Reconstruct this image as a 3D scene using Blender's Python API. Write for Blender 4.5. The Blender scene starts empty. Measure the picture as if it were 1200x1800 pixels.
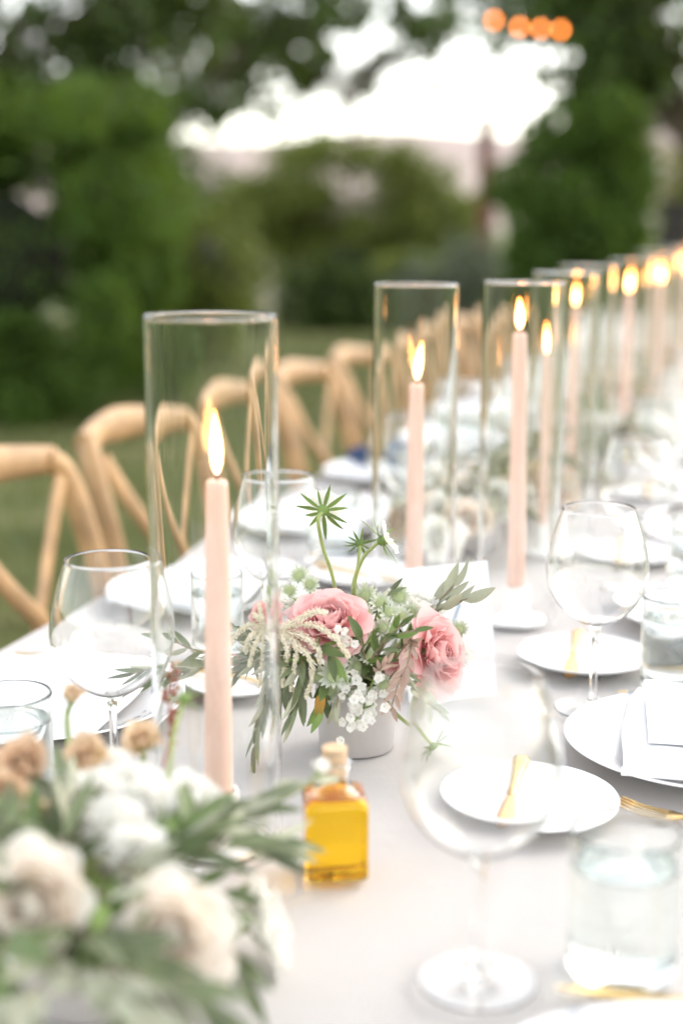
import bpy, bmesh, math, random
import numpy as np
from mathutils import Vector, Matrix

R = math.radians
V = Vector
rnd = random.Random(11)
SC = bpy.context.scene
COL = SC.collection

# ------------------------------------------------------------------ camera
CAMZ, PITCH, FPX, TZ = 1.21, R(11.3), 2500.0, 0.75
cam = bpy.data.cameras.new('camera')
cam.lens = 50; cam.sensor_fit = 'VERTICAL'; cam.sensor_height = 36; cam.sensor_width = 24
cam.clip_start = 0.05; cam.clip_end = 9000
cam.dof.use_dof = True; cam.dof.focus_distance = 1.24; cam.dof.aperture_fstop = 2.1
camo = bpy.data.objects.new('camera', cam); COL.objects.link(camo)
camo.location = (0, 0, CAMZ); camo.rotation_euler = (R(90) - PITCH, 0, 0)
SC.camera = camo

# ------------------------------------------------------------------ sky, sun, exposure
SUN_EL, SUN_AZ = R(40), R(55)            # low evening sun off to the side, veiled
world = bpy.data.worlds.new('World'); SC.world = world; world.use_nodes = True
wn = world.node_tree; wn.nodes.clear()
sky = wn.nodes.new('ShaderNodeTexSky'); sky.sky_type = 'NISHITA'; sky.sun_disc = False
sky.sun_elevation = SUN_EL; sky.sun_rotation = SUN_AZ
sky.air_density = 1.0; sky.dust_density = 1.0; sky.ozone_density = 1.0
hs = wn.nodes.new('ShaderNodeHueSaturation'); hs.inputs['Saturation'].default_value = 0.42
bg = wn.nodes.new('ShaderNodeBackground'); bg.inputs['Strength'].default_value = 0.15
wo = wn.nodes.new('ShaderNodeOutputWorld')
wb = wn.nodes.new('ShaderNodeMix'); wb.data_type = 'RGBA'; wb.blend_type = 'MULTIPLY'; wb.inputs['Factor'].default_value = 1
wb.inputs['B'].default_value = (1.0, .94, .85, 1)      # the camera's warm white balance
wn.links.new(sky.outputs[0], hs.inputs['Color']); wn.links.new(hs.outputs[0], wb.inputs['A']); wn.links.new(wb.outputs['Result'], bg.inputs['Color'])
wn.links.new(bg.outputs[0], wo.inputs['Surface'])
sl = bpy.data.lights.new('sun', 'SUN'); sl.energy = 0.15; sl.angle = R(40); sl.color = (1, .9, .78)
so = bpy.data.objects.new('sun', sl); COL.objects.link(so)
sd = V((math.sin(SUN_AZ) * math.cos(SUN_EL), math.cos(SUN_AZ) * math.cos(SUN_EL), math.sin(SUN_EL)))
so.rotation_euler = (-sd).to_track_quat('-Z', 'Y').to_euler(); so.location = (0, 0, 6)

vs = SC.view_settings
vs.view_transform = 'Standard'; vs.look = 'None'; vs.gamma = 1; vs.use_curve_mapping = False
vs.exposure = 2.04
SC.cycles.use_denoising = True
SC.cycles.max_bounces = 24; SC.cycles.transmission_bounces = 24; SC.cycles.transparent_max_bounces = 12
SC.cycles.diffuse_bounces = 4; SC.cycles.glossy_bounces = 6
SC.cycles.sample_clamp_indirect = 25.0
SC.cycles.blur_glossy = 0.1

# ------------------------------------------------------------------ geometry helpers
FW = V((0, math.cos(PITCH), -math.sin(PITCH))); UP = V((0, math.sin(PITCH), math.cos(PITCH))); RT = V((1, 0, 0))
def ray(px, py): return FW + RT * ((px - 600) / FPX) + UP * ((900 - py) / FPX)
def P(px, py, d):                       # a photo pixel, d metres ahead
    r = ray(px, py); return V((0, 0, CAMZ)) + r * (d / r.y)
def at(px, py, z=TZ):                   # a photo pixel lying on the level z
    r = ray(px, py); return V((0, 0, CAMZ)) + r * ((z - CAMZ) / r.z)
TH = R(16.5)
TV = V((math.sin(TH), math.cos(TH), 0)); NV = V((math.cos(TH), -math.sin(TH), 0))
def T(a, p, z=TZ): return TV * a + NV * p + V((0, 0, z))

class MB:
    def __init__(s): s.v = []; s.f = []; s.m = []
    def add(s, vs, fs, m=0):
        o = len(s.v); s.v += [tuple(x) for x in vs]
        for f in fs: s.f.append(tuple(i + o for i in f)); s.m.append(m)
    def lathe(s, prof, n=32, closed=False, c=(0, 0, 0), m=0):
        vs = []; rings = []
        for r, z in prof:
            if r < 1e-6: rings.append([len(vs)]); vs.append((c[0], c[1], c[2] + z))
            else:
                rings.append(list(range(len(vs), len(vs) + n)))
                vs += [(c[0] + r * math.cos(2 * math.pi * i / n), c[1] + r * math.sin(2 * math.pi * i / n), c[2] + z) for i in range(n)]
        fs = []; k = len(rings)
        for j in range(k if closed else k - 1):
            a, b = rings[j], rings[(j + 1) % k]
            if len(a) == 1 and len(b) == 1: continue
            for i in range(n):
                i2 = (i + 1) % n
                if len(a) == 1: fs.append((a[0], b[i2], b[i]))
                elif len(b) == 1: fs.append((a[i], a[i2], b[0]))
                else: fs.append((a[i], a[i2], b[i2], b[i]))
        s.add(vs, fs, m)
    def sweep(s, pts, sec, n=8, up=None, m=0, cap=True):
        # sec(i) -> (half width, half height); elliptical section swept along pts
        pts = [V(p) for p in pts]; k = len(pts); vs = []; fs = []
        tan = []
        for i in range(k):
            t = pts[min(i + 1, k - 1)] - pts[max(i - 1, 0)]; tan.append(t.normalized() if t.length > 1e-9 else V((0, 0, 1)))
        u = V(up) if up is not None else (V((0, 0, 1)) if abs(tan[0].z) < .9 else V((1, 0, 0)))
        for i in range(k):
            side = tan[i].cross(u)
            if side.length < 1e-6: side = tan[i].cross(V((1, .1, 0)))
            side.normalize(); w = side.cross(tan[i]).normalized()
            if up is None: u = w
            a, b = sec(i) if callable(sec) else sec
            for j in range(n):
                th = 2 * math.pi * j / n; vs.append(pts[i] + side * (a * math.cos(th)) + w * (b * math.sin(th)))
        for i in range(k - 1):
            for j in range(n):
                j2 = (j + 1) % n; fs.append((i * n + j, i * n + j2, (i + 1) * n + j2, (i + 1) * n + j))
        if cap:
            fs.append(tuple(range(n))[::-1]); fs.append(tuple(range((k - 1) * n, k * n)))
        s.add(vs, fs, m)
    def tube(s, pts, r0, r1=None, n=8, m=0):
        k = len(pts); r1 = r0 if r1 is None else r1
        s.sweep(pts, lambda i: (r0 + (r1 - r0) * i / max(1, k - 1),) * 2, n, None, m)
    def box(s, c, h, rot=None, m=0):
        c = V(c); vs = []
        for x in (-1, 1):
            for y in (-1, 1):
                for z in (-1, 1):
                    p = V((x * h[0], y * h[1], z * h[2]))
                    if rot: p = rot @ p
                    vs.append(c + p)
        s.add(vs, [(0, 1, 3, 2), (4, 6, 7, 5), (0, 4, 5, 1), (2, 3, 7, 6), (0, 2, 6, 4), (1, 5, 7, 3)], m)
    def grid(s, fn, nu, nv, m=0):
        vs = [fn(i / nu, j / nv) for j in range(nv + 1) for i in range(nu + 1)]
        fs = [(j * (nu + 1) + i, j * (nu + 1) + i + 1, (j + 1) * (nu + 1) + i + 1, (j + 1) * (nu + 1) + i) for j in range(nv) for i in range(nu)]
        s.add(vs, fs, m)
    def blob(s, c, r, m=0, sc=(1, 1, 1)):   # small octahedron bead
        c = V(c); d = [(1, 0, 0), (-1, 0, 0), (0, 1, 0), (0, -1, 0), (0, 0, 1), (0, 0, -1)]
        s.add([c + V((x * r * sc[0], y * r * sc[1], z * r * sc[2])) for x, y, z in d],
              [(0, 2, 4), (2, 1, 4), (1, 3, 4), (3, 0, 4), (2, 0, 5), (1, 2, 5), (3, 1, 5), (0, 3, 5)], m)
    def addmesh(s, me, mx, m=0):
        s.add([mx @ v.co for v in me.vertices], [tuple(p.vertices) for p in me.polygons], m)
    def mesh(s, name, mats, smooth=True, fix=False, sharp=R(48)):
        me = bpy.data.meshes.new(name); me.from_pydata(s.v, [], s.f)
        for m in (mats if isinstance(mats, (list, tuple)) else [mats]): me.materials.append(m)
        if max(s.m, default=0) > 0: me.polygons.foreach_set('material_index', s.m)
        if fix:
            bm = bmesh.new(); bm.from_mesh(me); bmesh.ops.recalc_face_normals(bm, faces=bm.faces); bm.to_mesh(me); bm.free()
        if smooth:
            me.polygons.foreach_set('use_smooth', [True] * len(me.polygons))
            me.set_sharp_from_angle(angle=sharp)
        me.update(); return me
    def build(s, name, mats, parent=None, smooth=True, fix=False):
        return link(name, s.mesh(name, mats, smooth, fix), parent)

def link(name, me, parent=None, mx=None):
    o = bpy.data.objects.new(name, me); COL.objects.link(o)
    if parent is not None: o.parent = parent
    if mx is not None: o.matrix_basis = mx
    return o
def tag(o, label=None, cat=None, group=None, kind=None):
    if label: o['label'] = label
    if cat: o['category'] = cat
    if group: o['group'] = group
    if kind: o['kind'] = kind
    return o
def thing(name, label, cat, mx, group=None):
    o = bpy.data.objects.new(name, None); COL.objects.link(o); o.empty_display_size = .02
    o.matrix_basis = mx if isinstance(mx, Matrix) else Matrix.Translation(mx)
    return tag(o, label, cat, group)
def dup(root, mx, label=None, group=None):
    r = root.copy(); COL.objects.link(r); r.matrix_basis = mx
    if label: r['label'] = label
    if group: r['group'] = group
    for ch in root.children:
        c = ch.copy(); COL.objects.link(c); c.parent = r
        for g in ch.children:
            d = g.copy(); COL.objects.link(d); d.parent = c
    return r
def TR(loc, rz=0): return Matrix.Translation(loc) @ Matrix.Rotation(rz, 4, 'Z')
def aim(loc, d, roll=0):
    q = V(d).normalized().to_track_quat('Z', 'Y'); return Matrix.Translation(loc) @ q.to_matrix().to_4x4() @ Matrix.Rotation(roll, 4, 'Z')
def cr(pts, n=6):                       # Catmull-Rom through points
    pts = [V(p) for p in pts]; out = []
    for i in range(len(pts) - 1):
        p0 = pts[max(i - 1, 0)]; p1 = pts[i]; p2 = pts[i + 1]; p3 = pts[min(i + 2, len(pts) - 1)]
        for k in range(n):
            t = k / n
            out.append(.5 * ((2 * p1) + (p2 - p0) * t + (2 * p0 - 5 * p1 + 4 * p2 - p3) * t * t + (3 * p1 - p0 - 3 * p2 + p3) * t ** 3))
    out.append(pts[-1]); return out
def cr2(pts, n=5): return [(max(0, p.x), p.y) for p in cr([(a, b, 0) for a, b in pts], n)]

# ------------------------------------------------------------------ materials
def N(nt, t, **kw):
    n = nt.nodes.new(t)
    for k, v in kw.items(): setattr(n, k, v)
    return n
def mat(name, col, rough=.6, var=.0, vscale=30, bump=0, bscale=200, transl=0, tcol=None, metal=0, sss=0, objvar=0, spec=.5, grad=None):
    m = bpy.data.materials.new(name); m.use_nodes = True; nt = m.node_tree; nt.nodes.clear(); L = nt.links.new
    out = N(nt, 'ShaderNodeOutputMaterial'); b = N(nt, 'ShaderNodeBsdfPrincipled')
    b.inputs['Roughness'].default_value = rough; b.inputs['Metallic'].default_value = metal
    b.inputs['Specular IOR Level'].default_value = spec
    tc = N(nt, 'ShaderNodeTexCoord'); src = None
    rgb = N(nt, 'ShaderNodeRGB'); rgb.outputs[0].default_value = (*col, 1); src = rgb.outputs[0]
    if grad:                            # colour from base to tip of a petal or leaf (its own pigment)
        sx = N(nt, 'ShaderNodeSeparateXYZ'); L(tc.outputs['Generated'], sx.inputs[0])
        mx = N(nt, 'ShaderNodeMix', data_type='RGBA'); L(sx.outputs[grad[1]], mx.inputs['Factor'])
        mx.inputs['A'].default_value = (*grad[0], 1); L(src, mx.inputs['B']); src = mx.outputs['Result']
    if var:
        nz = N(nt, 'ShaderNodeTexNoise'); nz.inputs['Scale'].default_value = vscale; nz.inputs['Detail'].default_value = 4
        L(tc.outputs['Object'], nz.inputs['Vector'])
        mr = N(nt, 'ShaderNodeMapRange'); mr.inputs['From Min'].default_value = .3; mr.inputs['From Max'].default_value = .7
        mr.inputs['To Min'].default_value = 1 - var; mr.inputs['To Max'].default_value = 1 + var
        L(nz.outputs['Fac'], mr.inputs['Value'])
        h = N(nt, 'ShaderNodeHueSaturation'); L(mr.outputs[0], h.inputs['Value']); L(src, h.inputs['Color']); src = h.outputs[0]
    if objvar:
        oi = N(nt, 'ShaderNodeObjectInfo'); mr = N(nt, 'ShaderNodeMapRange')
        mr.inputs['To Min'].default_value = 1 - objvar; mr.inputs['To Max'].default_value = 1 + objvar; L(oi.outputs['Random'], mr.inputs['Value'])
        h = N(nt, 'ShaderNodeHueSaturation'); L(mr.outputs[0], h.inputs['Value']); L(src, h.inputs['Color']); src = h.outputs[0]
    L(src, b.inputs['Base Color'])
    if sss:
        b.inputs['Subsurface Weight'].default_value = sss; b.inputs['Subsurface Radius'].default_value = (1, .5, .35); b.inputs['Subsurface Scale'].default_value = .008
    if bump:
        nz = N(nt, 'ShaderNodeTexNoise'); nz.inputs['Scale'].default_value = bscale; nz.inputs['Detail'].default_value = 3; L(tc.outputs['Object'], nz.inputs['Vector'])
        bp = N(nt, 'ShaderNodeBump'); bp.inputs['Strength'].default_value = bump; bp.inputs['Distance'].default_value = .002
        L(nz.outputs['Fac'], bp.inputs['Height']); L(bp.outputs[0], b.inputs['Normal'])
    sh = b.outputs[0]
    if transl:
        t = N(nt, 'ShaderNodeBsdfTranslucent'); ms = N(nt, 'ShaderNodeMixShader'); ms.inputs[0].default_value = transl
        if tcol: t.inputs['Color'].default_value = (*tcol, 1)
        else: L(src, t.inputs['Color'])
        L(sh, ms.inputs[1]); L(t.outputs[0], ms.inputs[2]); sh = ms.outputs[0]
    L(sh, out.inputs['Surface']); return m
def glass(name, col=(1, 1, 1), ior=1.5, rough=0):
    m = bpy.data.materials.new(name); m.use_nodes = True; nt = m.node_tree; nt.nodes.clear()
    g = N(nt, 'ShaderNodeBsdfGlass'); g.inputs['Color'].default_value = (*col, 1); g.inputs['IOR'].default_value = ior; g.inputs['Roughness'].default_value = rough
    o = N(nt, 'ShaderNodeOutputMaterial'); nt.links.new(g.outputs[0], o.inputs[0]); return m

M = {}
M['glass'] = glass('clear_glass', (.994, .996, .994), 1.46)
M['crystal'] = glass('crystal', (.99, .992, .99), 1.5)
M['tumbler'] = glass('tumbler_glass', (.975, .986, .979), 1.5)
M['water'] = glass('water', (.99, .995, .995), 1.33)
M['oil'] = glass('oil', (1.0, .78, .045), 1.47)
M['wax'] = mat('pink_wax', (.78, .555, .465), .45, .03, 40, .05, 120, sss=.25)
M['wick'] = mat('wick', (.02, .018, .015), .9)
M['ceramic'] = mat('white_ceramic', (.80, .79, .78), .28, .02, 20)
M['porcelain'] = mat('porcelain', (.82, .815, .81), .18, .015, 15)
M['pot'] = mat('grey_pot', (.50, .47, .46), .55, .05, 25, .15, 90)
M['gold'] = mat('gold', (.60, .41, .17), .22, .10, 60, metal=1)
M['cork'] = mat('cork', (.60, .42, .26), .85, .25, 160, .6, 400)
M['card'] = mat('card', (.84, .84, .84), .75, .01, 80, .1, 900)
M['ink'] = mat('blue_ink', (.38, .46, .58), .7)
M['wood'] = mat('chair_wood', (.41, .25, .115), .5, .32, 14, .2, 60)
M['navy'] = mat('navy_linen', (.03, .06, .14), .85, .2, 40, .4, 700)
M['napkin'] = mat('napkin_linen', (.80, .81, .83), .9, .02, 30, .5, 900)
M['rose'] = mat('pink_petal', (.92, .63, .61), .55, .05, 60, .05, 150, .4, grad=((.88, .45, .45), 2), objvar=.07)
M['creamrose'] = mat('cream_petal', (.89, .85, .78), .55, .05, 60, .05, 150, .4, grad=((.85, .70, .56), 2), objvar=.06)
M['peach'] = mat('peach_petal', (.84, .64, .48), .6, .12, 60, .1, 150, .35, grad=((.62, .52, .24), 2), objvar=.12)
M['white'] = mat('white_petal', (.90, .89, .84), .6, .03, 60, .05, 150, .35, objvar=.04)
M['tan'] = mat('tan_petal', (.72, .52, .35), .7, .2, 60, .1, 150, .25, objvar=.15)
M['astr'] = mat('astrantia_bract', (.82, .83, .74), .6, .06, 90, .05, 200, .35, grad=((.42, .52, .26), 1), objvar=.06)
M['astrc'] = mat('astrantia_centre', (.55, .62, .36), .7, .25, 300)
M['leaf'] = mat('olive_leaf_top', (.16, .195, .095), .42, .25, 60, .1, 160, .2, (.2, .26, .08), objvar=.3)
M['leafb'] = mat('olive_leaf_underside', (.45, .46, .33), .7, .12, 60, .1, 160, .18, (.2, .25, .1), objvar=.15)
M['green'] = mat('fresh_green', (.19, .29, .07), .5, .2, 80, .1, 160, .2, objvar=.2)
M['dgreen'] = mat('dark_green', (.115, .165, .05), .42, .25, 60, .1, 160, .2, objvar=.25)
M['stem'] = mat('pale_stem', (.27, .33, .11), .55, .2, 60)
M['twig'] = mat('brown_twig', (.25, .2, .13), .8, .25, 80)
M['tassel'] = mat('cream_tassel', (.82, .76, .60), .8, .15, 300, .3, 500, .15)
M['oat'] = mat('pink_oat', (.60, .44, .36), .7, .2, 200, .2, 300, .25, objvar=.15)
M['berry'] = mat('russet_berry', (.28, .08, .04), .45, .25, 100)
M['yellowleaf'] = mat('turning_leaf', (.16, .19, .04), .5, .2, 60, .1, 100, .2, grad=((.68, .30, .04), 1))
# linen tablecloth: fine woven relief
def linen(name, col, sc=900):
    m = mat(name, col, .92, .025, 6, spec=.2); nt = m.node_tree; L = nt.links.new
    b = [n for n in nt.nodes if n.type == 'BSDF_PRINCIPLED'][0]; tc = [n for n in nt.nodes if n.type == 'TEX_COORD'][0]
    hs_ = []
    for ax in ('X', 'Y'):
        w = N(nt, 'ShaderNodeTexWave', wave_type='BANDS', bands_direction=ax); w.inputs['Scale'].default_value = sc / 3
        w.inputs['Distortion'].default_value = 2.5; w.inputs['Detail'].default_value = 2; w.inputs['Detail Scale'].default_value = .6
        L(tc.outputs['Object'], w.inputs['Vector']); hs_.append(w)
    nz = N(nt, 'ShaderNodeTexNoise'); nz.inputs['Scale'].default_value = 420; nz.inputs['Detail'].default_value = 4; L(tc.outputs['Object'], nz.inputs['Vector'])
    a = N(nt, 'ShaderNodeMath', operation='MAXIMUM'); L(hs_[0].outputs['Fac'], a.inputs[0]); L(hs_[1].outputs['Fac'], a.inputs[1])
    a2 = N(nt, 'ShaderNodeMath', operation='ADD'); L(a.outputs[0], a2.inputs[0]); L(nz.outputs['Fac'], a2.inputs[1])
    nw = N(nt, 'ShaderNodeTexNoise'); nw.inputs['Scale'].default_value = 22; nw.inputs['Detail'].default_value = 3; L(tc.outputs['Object'], nw.inputs['Vector'])
    b0 = N(nt, 'ShaderNodeBump'); b0.inputs['Strength'].default_value = .35; b0.inputs['Distance'].default_value = .012; L(nw.outputs['Fac'], b0.inputs['Height'])
    bp = N(nt, 'ShaderNodeBump'); L(b0.outputs[0], bp.inputs['Normal']); bp.inputs['Strength'].default_value = .8; bp.inputs['Distance'].default_value = .0016
    L(a2.outputs[0], bp.inputs['Height']); L(bp.outputs[0], b.inputs['Normal']); return m
M['linen'] = linen('linen_cloth', (.785, .75, .722))
# flame
def flame_mat():
    m = bpy.data.materials.new('flame'); m.use_nodes = True; nt = m.node_tree; nt.nodes.clear(); L = nt.links.new
    tc = N(nt, 'ShaderNodeTexCoord'); sx = N(nt, 'ShaderNodeSeparateXYZ'); L(tc.outputs['Generated'], sx.inputs[0])
    cr_ = N(nt, 'ShaderNodeValToRGB'); e = cr_.color_ramp.elements
    e[0].position = 0; e[0].color = (.25, .12, .12, 1); e[1].position = 1; e[1].color = (.8, .2, .03, 1)
    for p, c in ((.12, (.7, .3, .1, 1)), (.3, (1, .43, .14, 1)), (.72, (1, .34, .08, 1))):
        x = e.new(p); x.color = c
    L(sx.outputs[2], cr_.inputs[0]); em = N(nt, 'ShaderNodeEmission'); em.inputs['Strength'].default_value = 9.0
    L(cr_.outputs[0], em.inputs['Color']); o = N(nt, 'ShaderNodeOutputMaterial'); L(em.outputs[0], o.inputs[0]); return m
M['flame'] = flame_mat()
def emit(name, col, s):
    m = bpy.data.materials.new(name); m.use_nodes = True; nt = m.node_tree; nt.nodes.clear()
    em = N(nt, 'ShaderNodeEmission'); em.inputs['Color'].default_value = (*col, 1); em.inputs['Strength'].default_value = s
    o = N(nt, 'ShaderNodeOutputMaterial'); nt.links.new(em.outputs[0], o.inputs[0]); return m
M['bulb'] = emit('lit_bulb', (1, .27, .05), 3.6)
# outdoors
def ground_mat():
    m = bpy.data.materials.new('lawn'); m.use_nodes = True; nt = m.node_tree; L = nt.links.new
    b = nt.nodes['Principled BSDF']; b.inputs['Roughness'].default_value = .9
    tc = N(nt, 'ShaderNodeTexCoord'); n1 = N(nt, 'ShaderNodeTexNoise'); n1.inputs['Scale'].default_value = 1.3; n1.inputs['Detail'].default_value = 6
    L(tc.outputs['Object'], n1.inputs['Vector']); r = N(nt, 'ShaderNodeValToRGB'); e = r.color_ramp.elements
    e[0].position = .35; e[0].color = (.065, .11, .028, 1); e[1].position = .72; e[1].color = (.30, .26, .13, 1)
    x = e.new(.52); x.color = (.17, .19, .07, 1); L(n1.outputs['Fac'], r.inputs[0]); L(r.outputs[0], b.inputs['Base Color'])
    n2 = N(nt, 'ShaderNodeTexNoise'); n2.inputs['Scale'].default_value = 90; n2.inputs['Detail'].default_value = 4; L(tc.outputs['Object'], n2.inputs['Vector'])
    bp = N(nt, 'ShaderNodeBump'); bp.inputs['Strength'].default_value = .9; bp.inputs['Distance'].default_value = .03; L(n2.outputs['Fac'], bp.inputs['Height']); L(bp.outputs[0], b.inputs['Normal']); return m
M['lawn'] = ground_mat()
M['hill'] = mat('hazy_hill', (.42, .34, .30), .95, .25, .006)  # pallor of distant haze is mixed into this base colour
M['grass'] = mat('grass_blade', (.20, .215, .08), .6, .3, 3, transl=.25, spec=.15)
M['hedge'] = mat('hedge_leaf', (.055, .10, .02), .6, .5, 2.5, transl=.25, tcol=(.24, .36, .03), spec=.15)
M['tree'] = mat('tree_leaf', (.16, .195, .045), .5, .4, 1.2, transl=.25, tcol=(.22, .27, .05), spec=.15)
M['sunleaf'] = mat('yellow_green_leaf', (.17, .19, .05), .5, .3, 1.2, transl=.3, tcol=(.34, .34, .07), spec=.15)
M['oakleaf'] = mat('dark_tree_leaf', (.06, .095, .025), .5, .4, 1.2, transl=.2, tcol=(.14, .18, .03), spec=.15)
M['greybush'] = mat('grey_green_leaf', (.17, .20, .13), .6, .3, 2, transl=.2, spec=.15)
M['bark'] = mat('bark', (.12, .09, .065), .9, .3, 12, .8, 40)
M['palebark'] = mat('pale_bark', (.58, .52, .45), .85, .2, 9, .5, 40)
M['post'] = mat('rust_post', (.16, .06, .035), .8, .25, 9, .4, 60)
M['core'] = mat('dark_fill', (.022, .026, .014), .9, .3, 6)  # near black stands for the shade inside foliage; pot fillings share it
M['fence'] = mat('dark_fence', (.03, .026, .022), .8, .3, 10, .4, 50)
M['black'] = mat('black_cable', (.015, .015, .015), .6)
M['lacquer'] = mat('table_wood', (.25, .16, .09), .6, .2, 8)

# ------------------------------------------------------------------ ground, hills, lawn
g = MB(); g.grid(lambda u, v: ((u - .5) * 3000, -200 + v * 3200, 0), 8, 8)
tag(g.build('lawn', M['lawn']), kind='structure')
def hill(name, d, zs, x0, x1, depth, seed):
    b = MB(); r_ = random.Random(seed); ph = [r_.uniform(0, 6) for _ in range(6)]
    def f(u, v):
        x = x0 + (x1 - x0) * u
        h = zs * (.72 + .16 * math.sin(u * 7 + ph[0]) + .09 * math.sin(u * 17 + ph[1]) + .04 * math.sin(u * 39 + ph[2]))
        k = math.sin(min(1, v * 2) * math.pi / 2) if v < .5 else math.cos((v - .5) * math.pi)
        return (x, d + (v - .5) * depth, -3 + h * max(0, k) * (1 + .05 * math.sin(u * 60 + v * 9)))
    b.grid(f, 80, 16); return tag(b.build(name, M['hill']), kind='structure')
hill('hills', 1500, 190, -1300, 1500, 900, 3)
hill('hills', 1050, 66, -900, 1200, 500, 8)

rng = np.random.default_rng(5)
def leaf_mesh(name, pos, size, mats, flat=.0, aspect=.55, jitter=.35, droop=0):
    """one diamond leaf of two bent triangles per position, random facing"""
    n = len(pos); d = rng.normal(size=(n, 3)); d[:, 2] -= droop; d /= np.linalg.norm(d, axis=1)[:, None]
    nn = rng.normal(size=(n, 3)); nn[:, 2] += flat; s = np.cross(d, nn); s /= np.linalg.norm(s, axis=1)[:, None] + 1e-9
    nn = np.cross(s, d)
    L_ = (size * (1 + jitter * rng.uniform(-1, 1, n)))[:, None]; W = L_ * aspect * .5
    a = pos - d * L_ * .5; c = pos + d * L_ * .5; b = pos + s * W + nn * L_ * .06; e = pos - s * W + nn * L_ * .06
    vs_ = np.stack([a, b, c, e], 1).reshape(-1, 3).astype(np.float32)
    me = bpy.data.meshes.new(name); me.vertices.add(4 * n); me.vertices.foreach_set('co', vs_.ravel())
    me.loops.add(4 * n); me.loops.foreach_set('vertex_index', np.arange(4 * n, dtype=np.int32))
    me.polygons.add(n); me.polygons.foreach_set('loop_start', np.arange(0, 4 * n, 4, dtype=np.int32))
    try: me.polygons.foreach_set('loop_total', np.full(n, 4, dtype=np.int32))
    except Exception: pass
    me.materials.append(mats); me.update(calc_edges=True); me.validate(); return me
# grass blades over the strip of lawn in view
n = 60000
gy = 2.2 + 16 * rng.uniform(0, 1, n) ** 1.7; gx = rng.uniform(-.32, .34, n) * (gy + 1.0)
gp = np.stack([gx, gy, np.full(n, .022)], 1)
d0 = rng.normal(size=(n, 3)) * .35; d0[:, 2] = 1; d0 /= np.linalg.norm(d0, axis=1)[:, None]
s0 = np.cross(d0, rng.normal(size=(n, 3))); s0 /= np.linalg.norm(s0, axis=1)[:, None]
hh = (.03 + .035 * rng.uniform(0, 1, n))[:, None]; ww = (.003 + .0008 * gy)[:, None]
base = gp.copy(); base[:, 2] = 0
vsg = np.stack([base - s0 * ww, base + s0 * ww, base + d0 * hh], 1).reshape(-1, 3).astype(np.float32)
gm = bpy.data.meshes.new('grass'); gm.vertices.add(3 * n); gm.vertices.foreach_set('co', vsg.ravel())
gm.loops.add(3 * n); gm.loops.foreach_set('vertex_index', np.arange(3 * n, dtype=np.int32)); gm.polygons.add(n)
gm.polygons.foreach_set('loop_start', np.arange(0, 3 * n, 3, dtype=np.int32))
gm.materials.append(M['grass']); gm.update(calc_edges=True); gm.validate()
tag(link('grass', gm), 'short mown grass of the lawn behind the chairs', 'grass', kind='stuff')

# ------------------------------------------------------------------ hedges, shrubs, trees
def lumps(c, h, k, seed):
    r_ = np.random.default_rng(seed); return np.array(c) + r_.uniform(-1, 1, (k, 3)) * np.array(h)
def shell_pts(n, c, h, seed, depth=.25, lump=.18, box=True):
    """points in the outer layer of a lumpy box or ellipsoid"""
    r_ = np.random.default_rng(seed); c = np.array(c); h = np.array(h)
    p = r_.normal(size=(n, 3)); 
    if box: p = p / np.abs(p).max(1)[:, None]; p = np.sign(p) * np.abs(p) ** .8
    else: p /= np.linalg.norm(p, axis=1)[:, None]
    k = 1 - depth * r_.uniform(0, 1, n) ** 1.5
    f = lump * (np.sin(p[:, 0] * 7 + p[:, 2] * 5 + seed) * np.sin(p[:, 1] * 6 - p[:, 2] * 8 + 2 * seed) + .6 * np.sin(p[:, 2] * 15 + p[:, 0] * 13 + seed))
    sh = np.where(r_.uniform(0, 1, n) < .09, r_.uniform(.04, .22, n) * (.5 + np.abs(np.sin(p[:, 0] * 9 + p[:, 2] * 4 + seed))), 0)
    q = c + p * (k + f + sh)[:, None] * h; m = max(40, int(84 * (h[0] * h[2] + h[1] * h[2] + h[0] * h[1]))); cr_ = .075 + .075 * min(1, h[2])
    rad = (cr_ * r_.uniform(.6, 1.4, m)); g_ = r_.normal(size=(n, 3)); g_ /= np.linalg.norm(g_, axis=1)[:, None]; ci = r_.integers(0, m, n)
    return np.where((r_.uniform(0, 1, n) < .88)[:, None], q[ci] + g_ * (rad[ci] * r_.uniform(.55, 1.1, n) ** .5)[:, None], q)
def hedge(name, label, cat, c, h, n, size, material, seed, box=True, core=.58, group=None, lump=.12):
    t = thing(name, label, cat, (c[0], c[1], 0), group)
    f = link('foliage', leaf_mesh('foliage', shell_pts(n, (0, 0, c[2]), h, seed, .38, lump, box), size, material), t); f['kind'] = 'stuff'
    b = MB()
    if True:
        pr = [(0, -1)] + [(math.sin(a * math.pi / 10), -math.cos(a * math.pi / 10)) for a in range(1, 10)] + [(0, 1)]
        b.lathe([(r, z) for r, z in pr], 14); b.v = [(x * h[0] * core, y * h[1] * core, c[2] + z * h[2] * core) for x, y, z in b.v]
    b.build('shade_core', M['core'], t)  # solid dark body painted as the shaded hollows between leaf clumps
    return t
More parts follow.
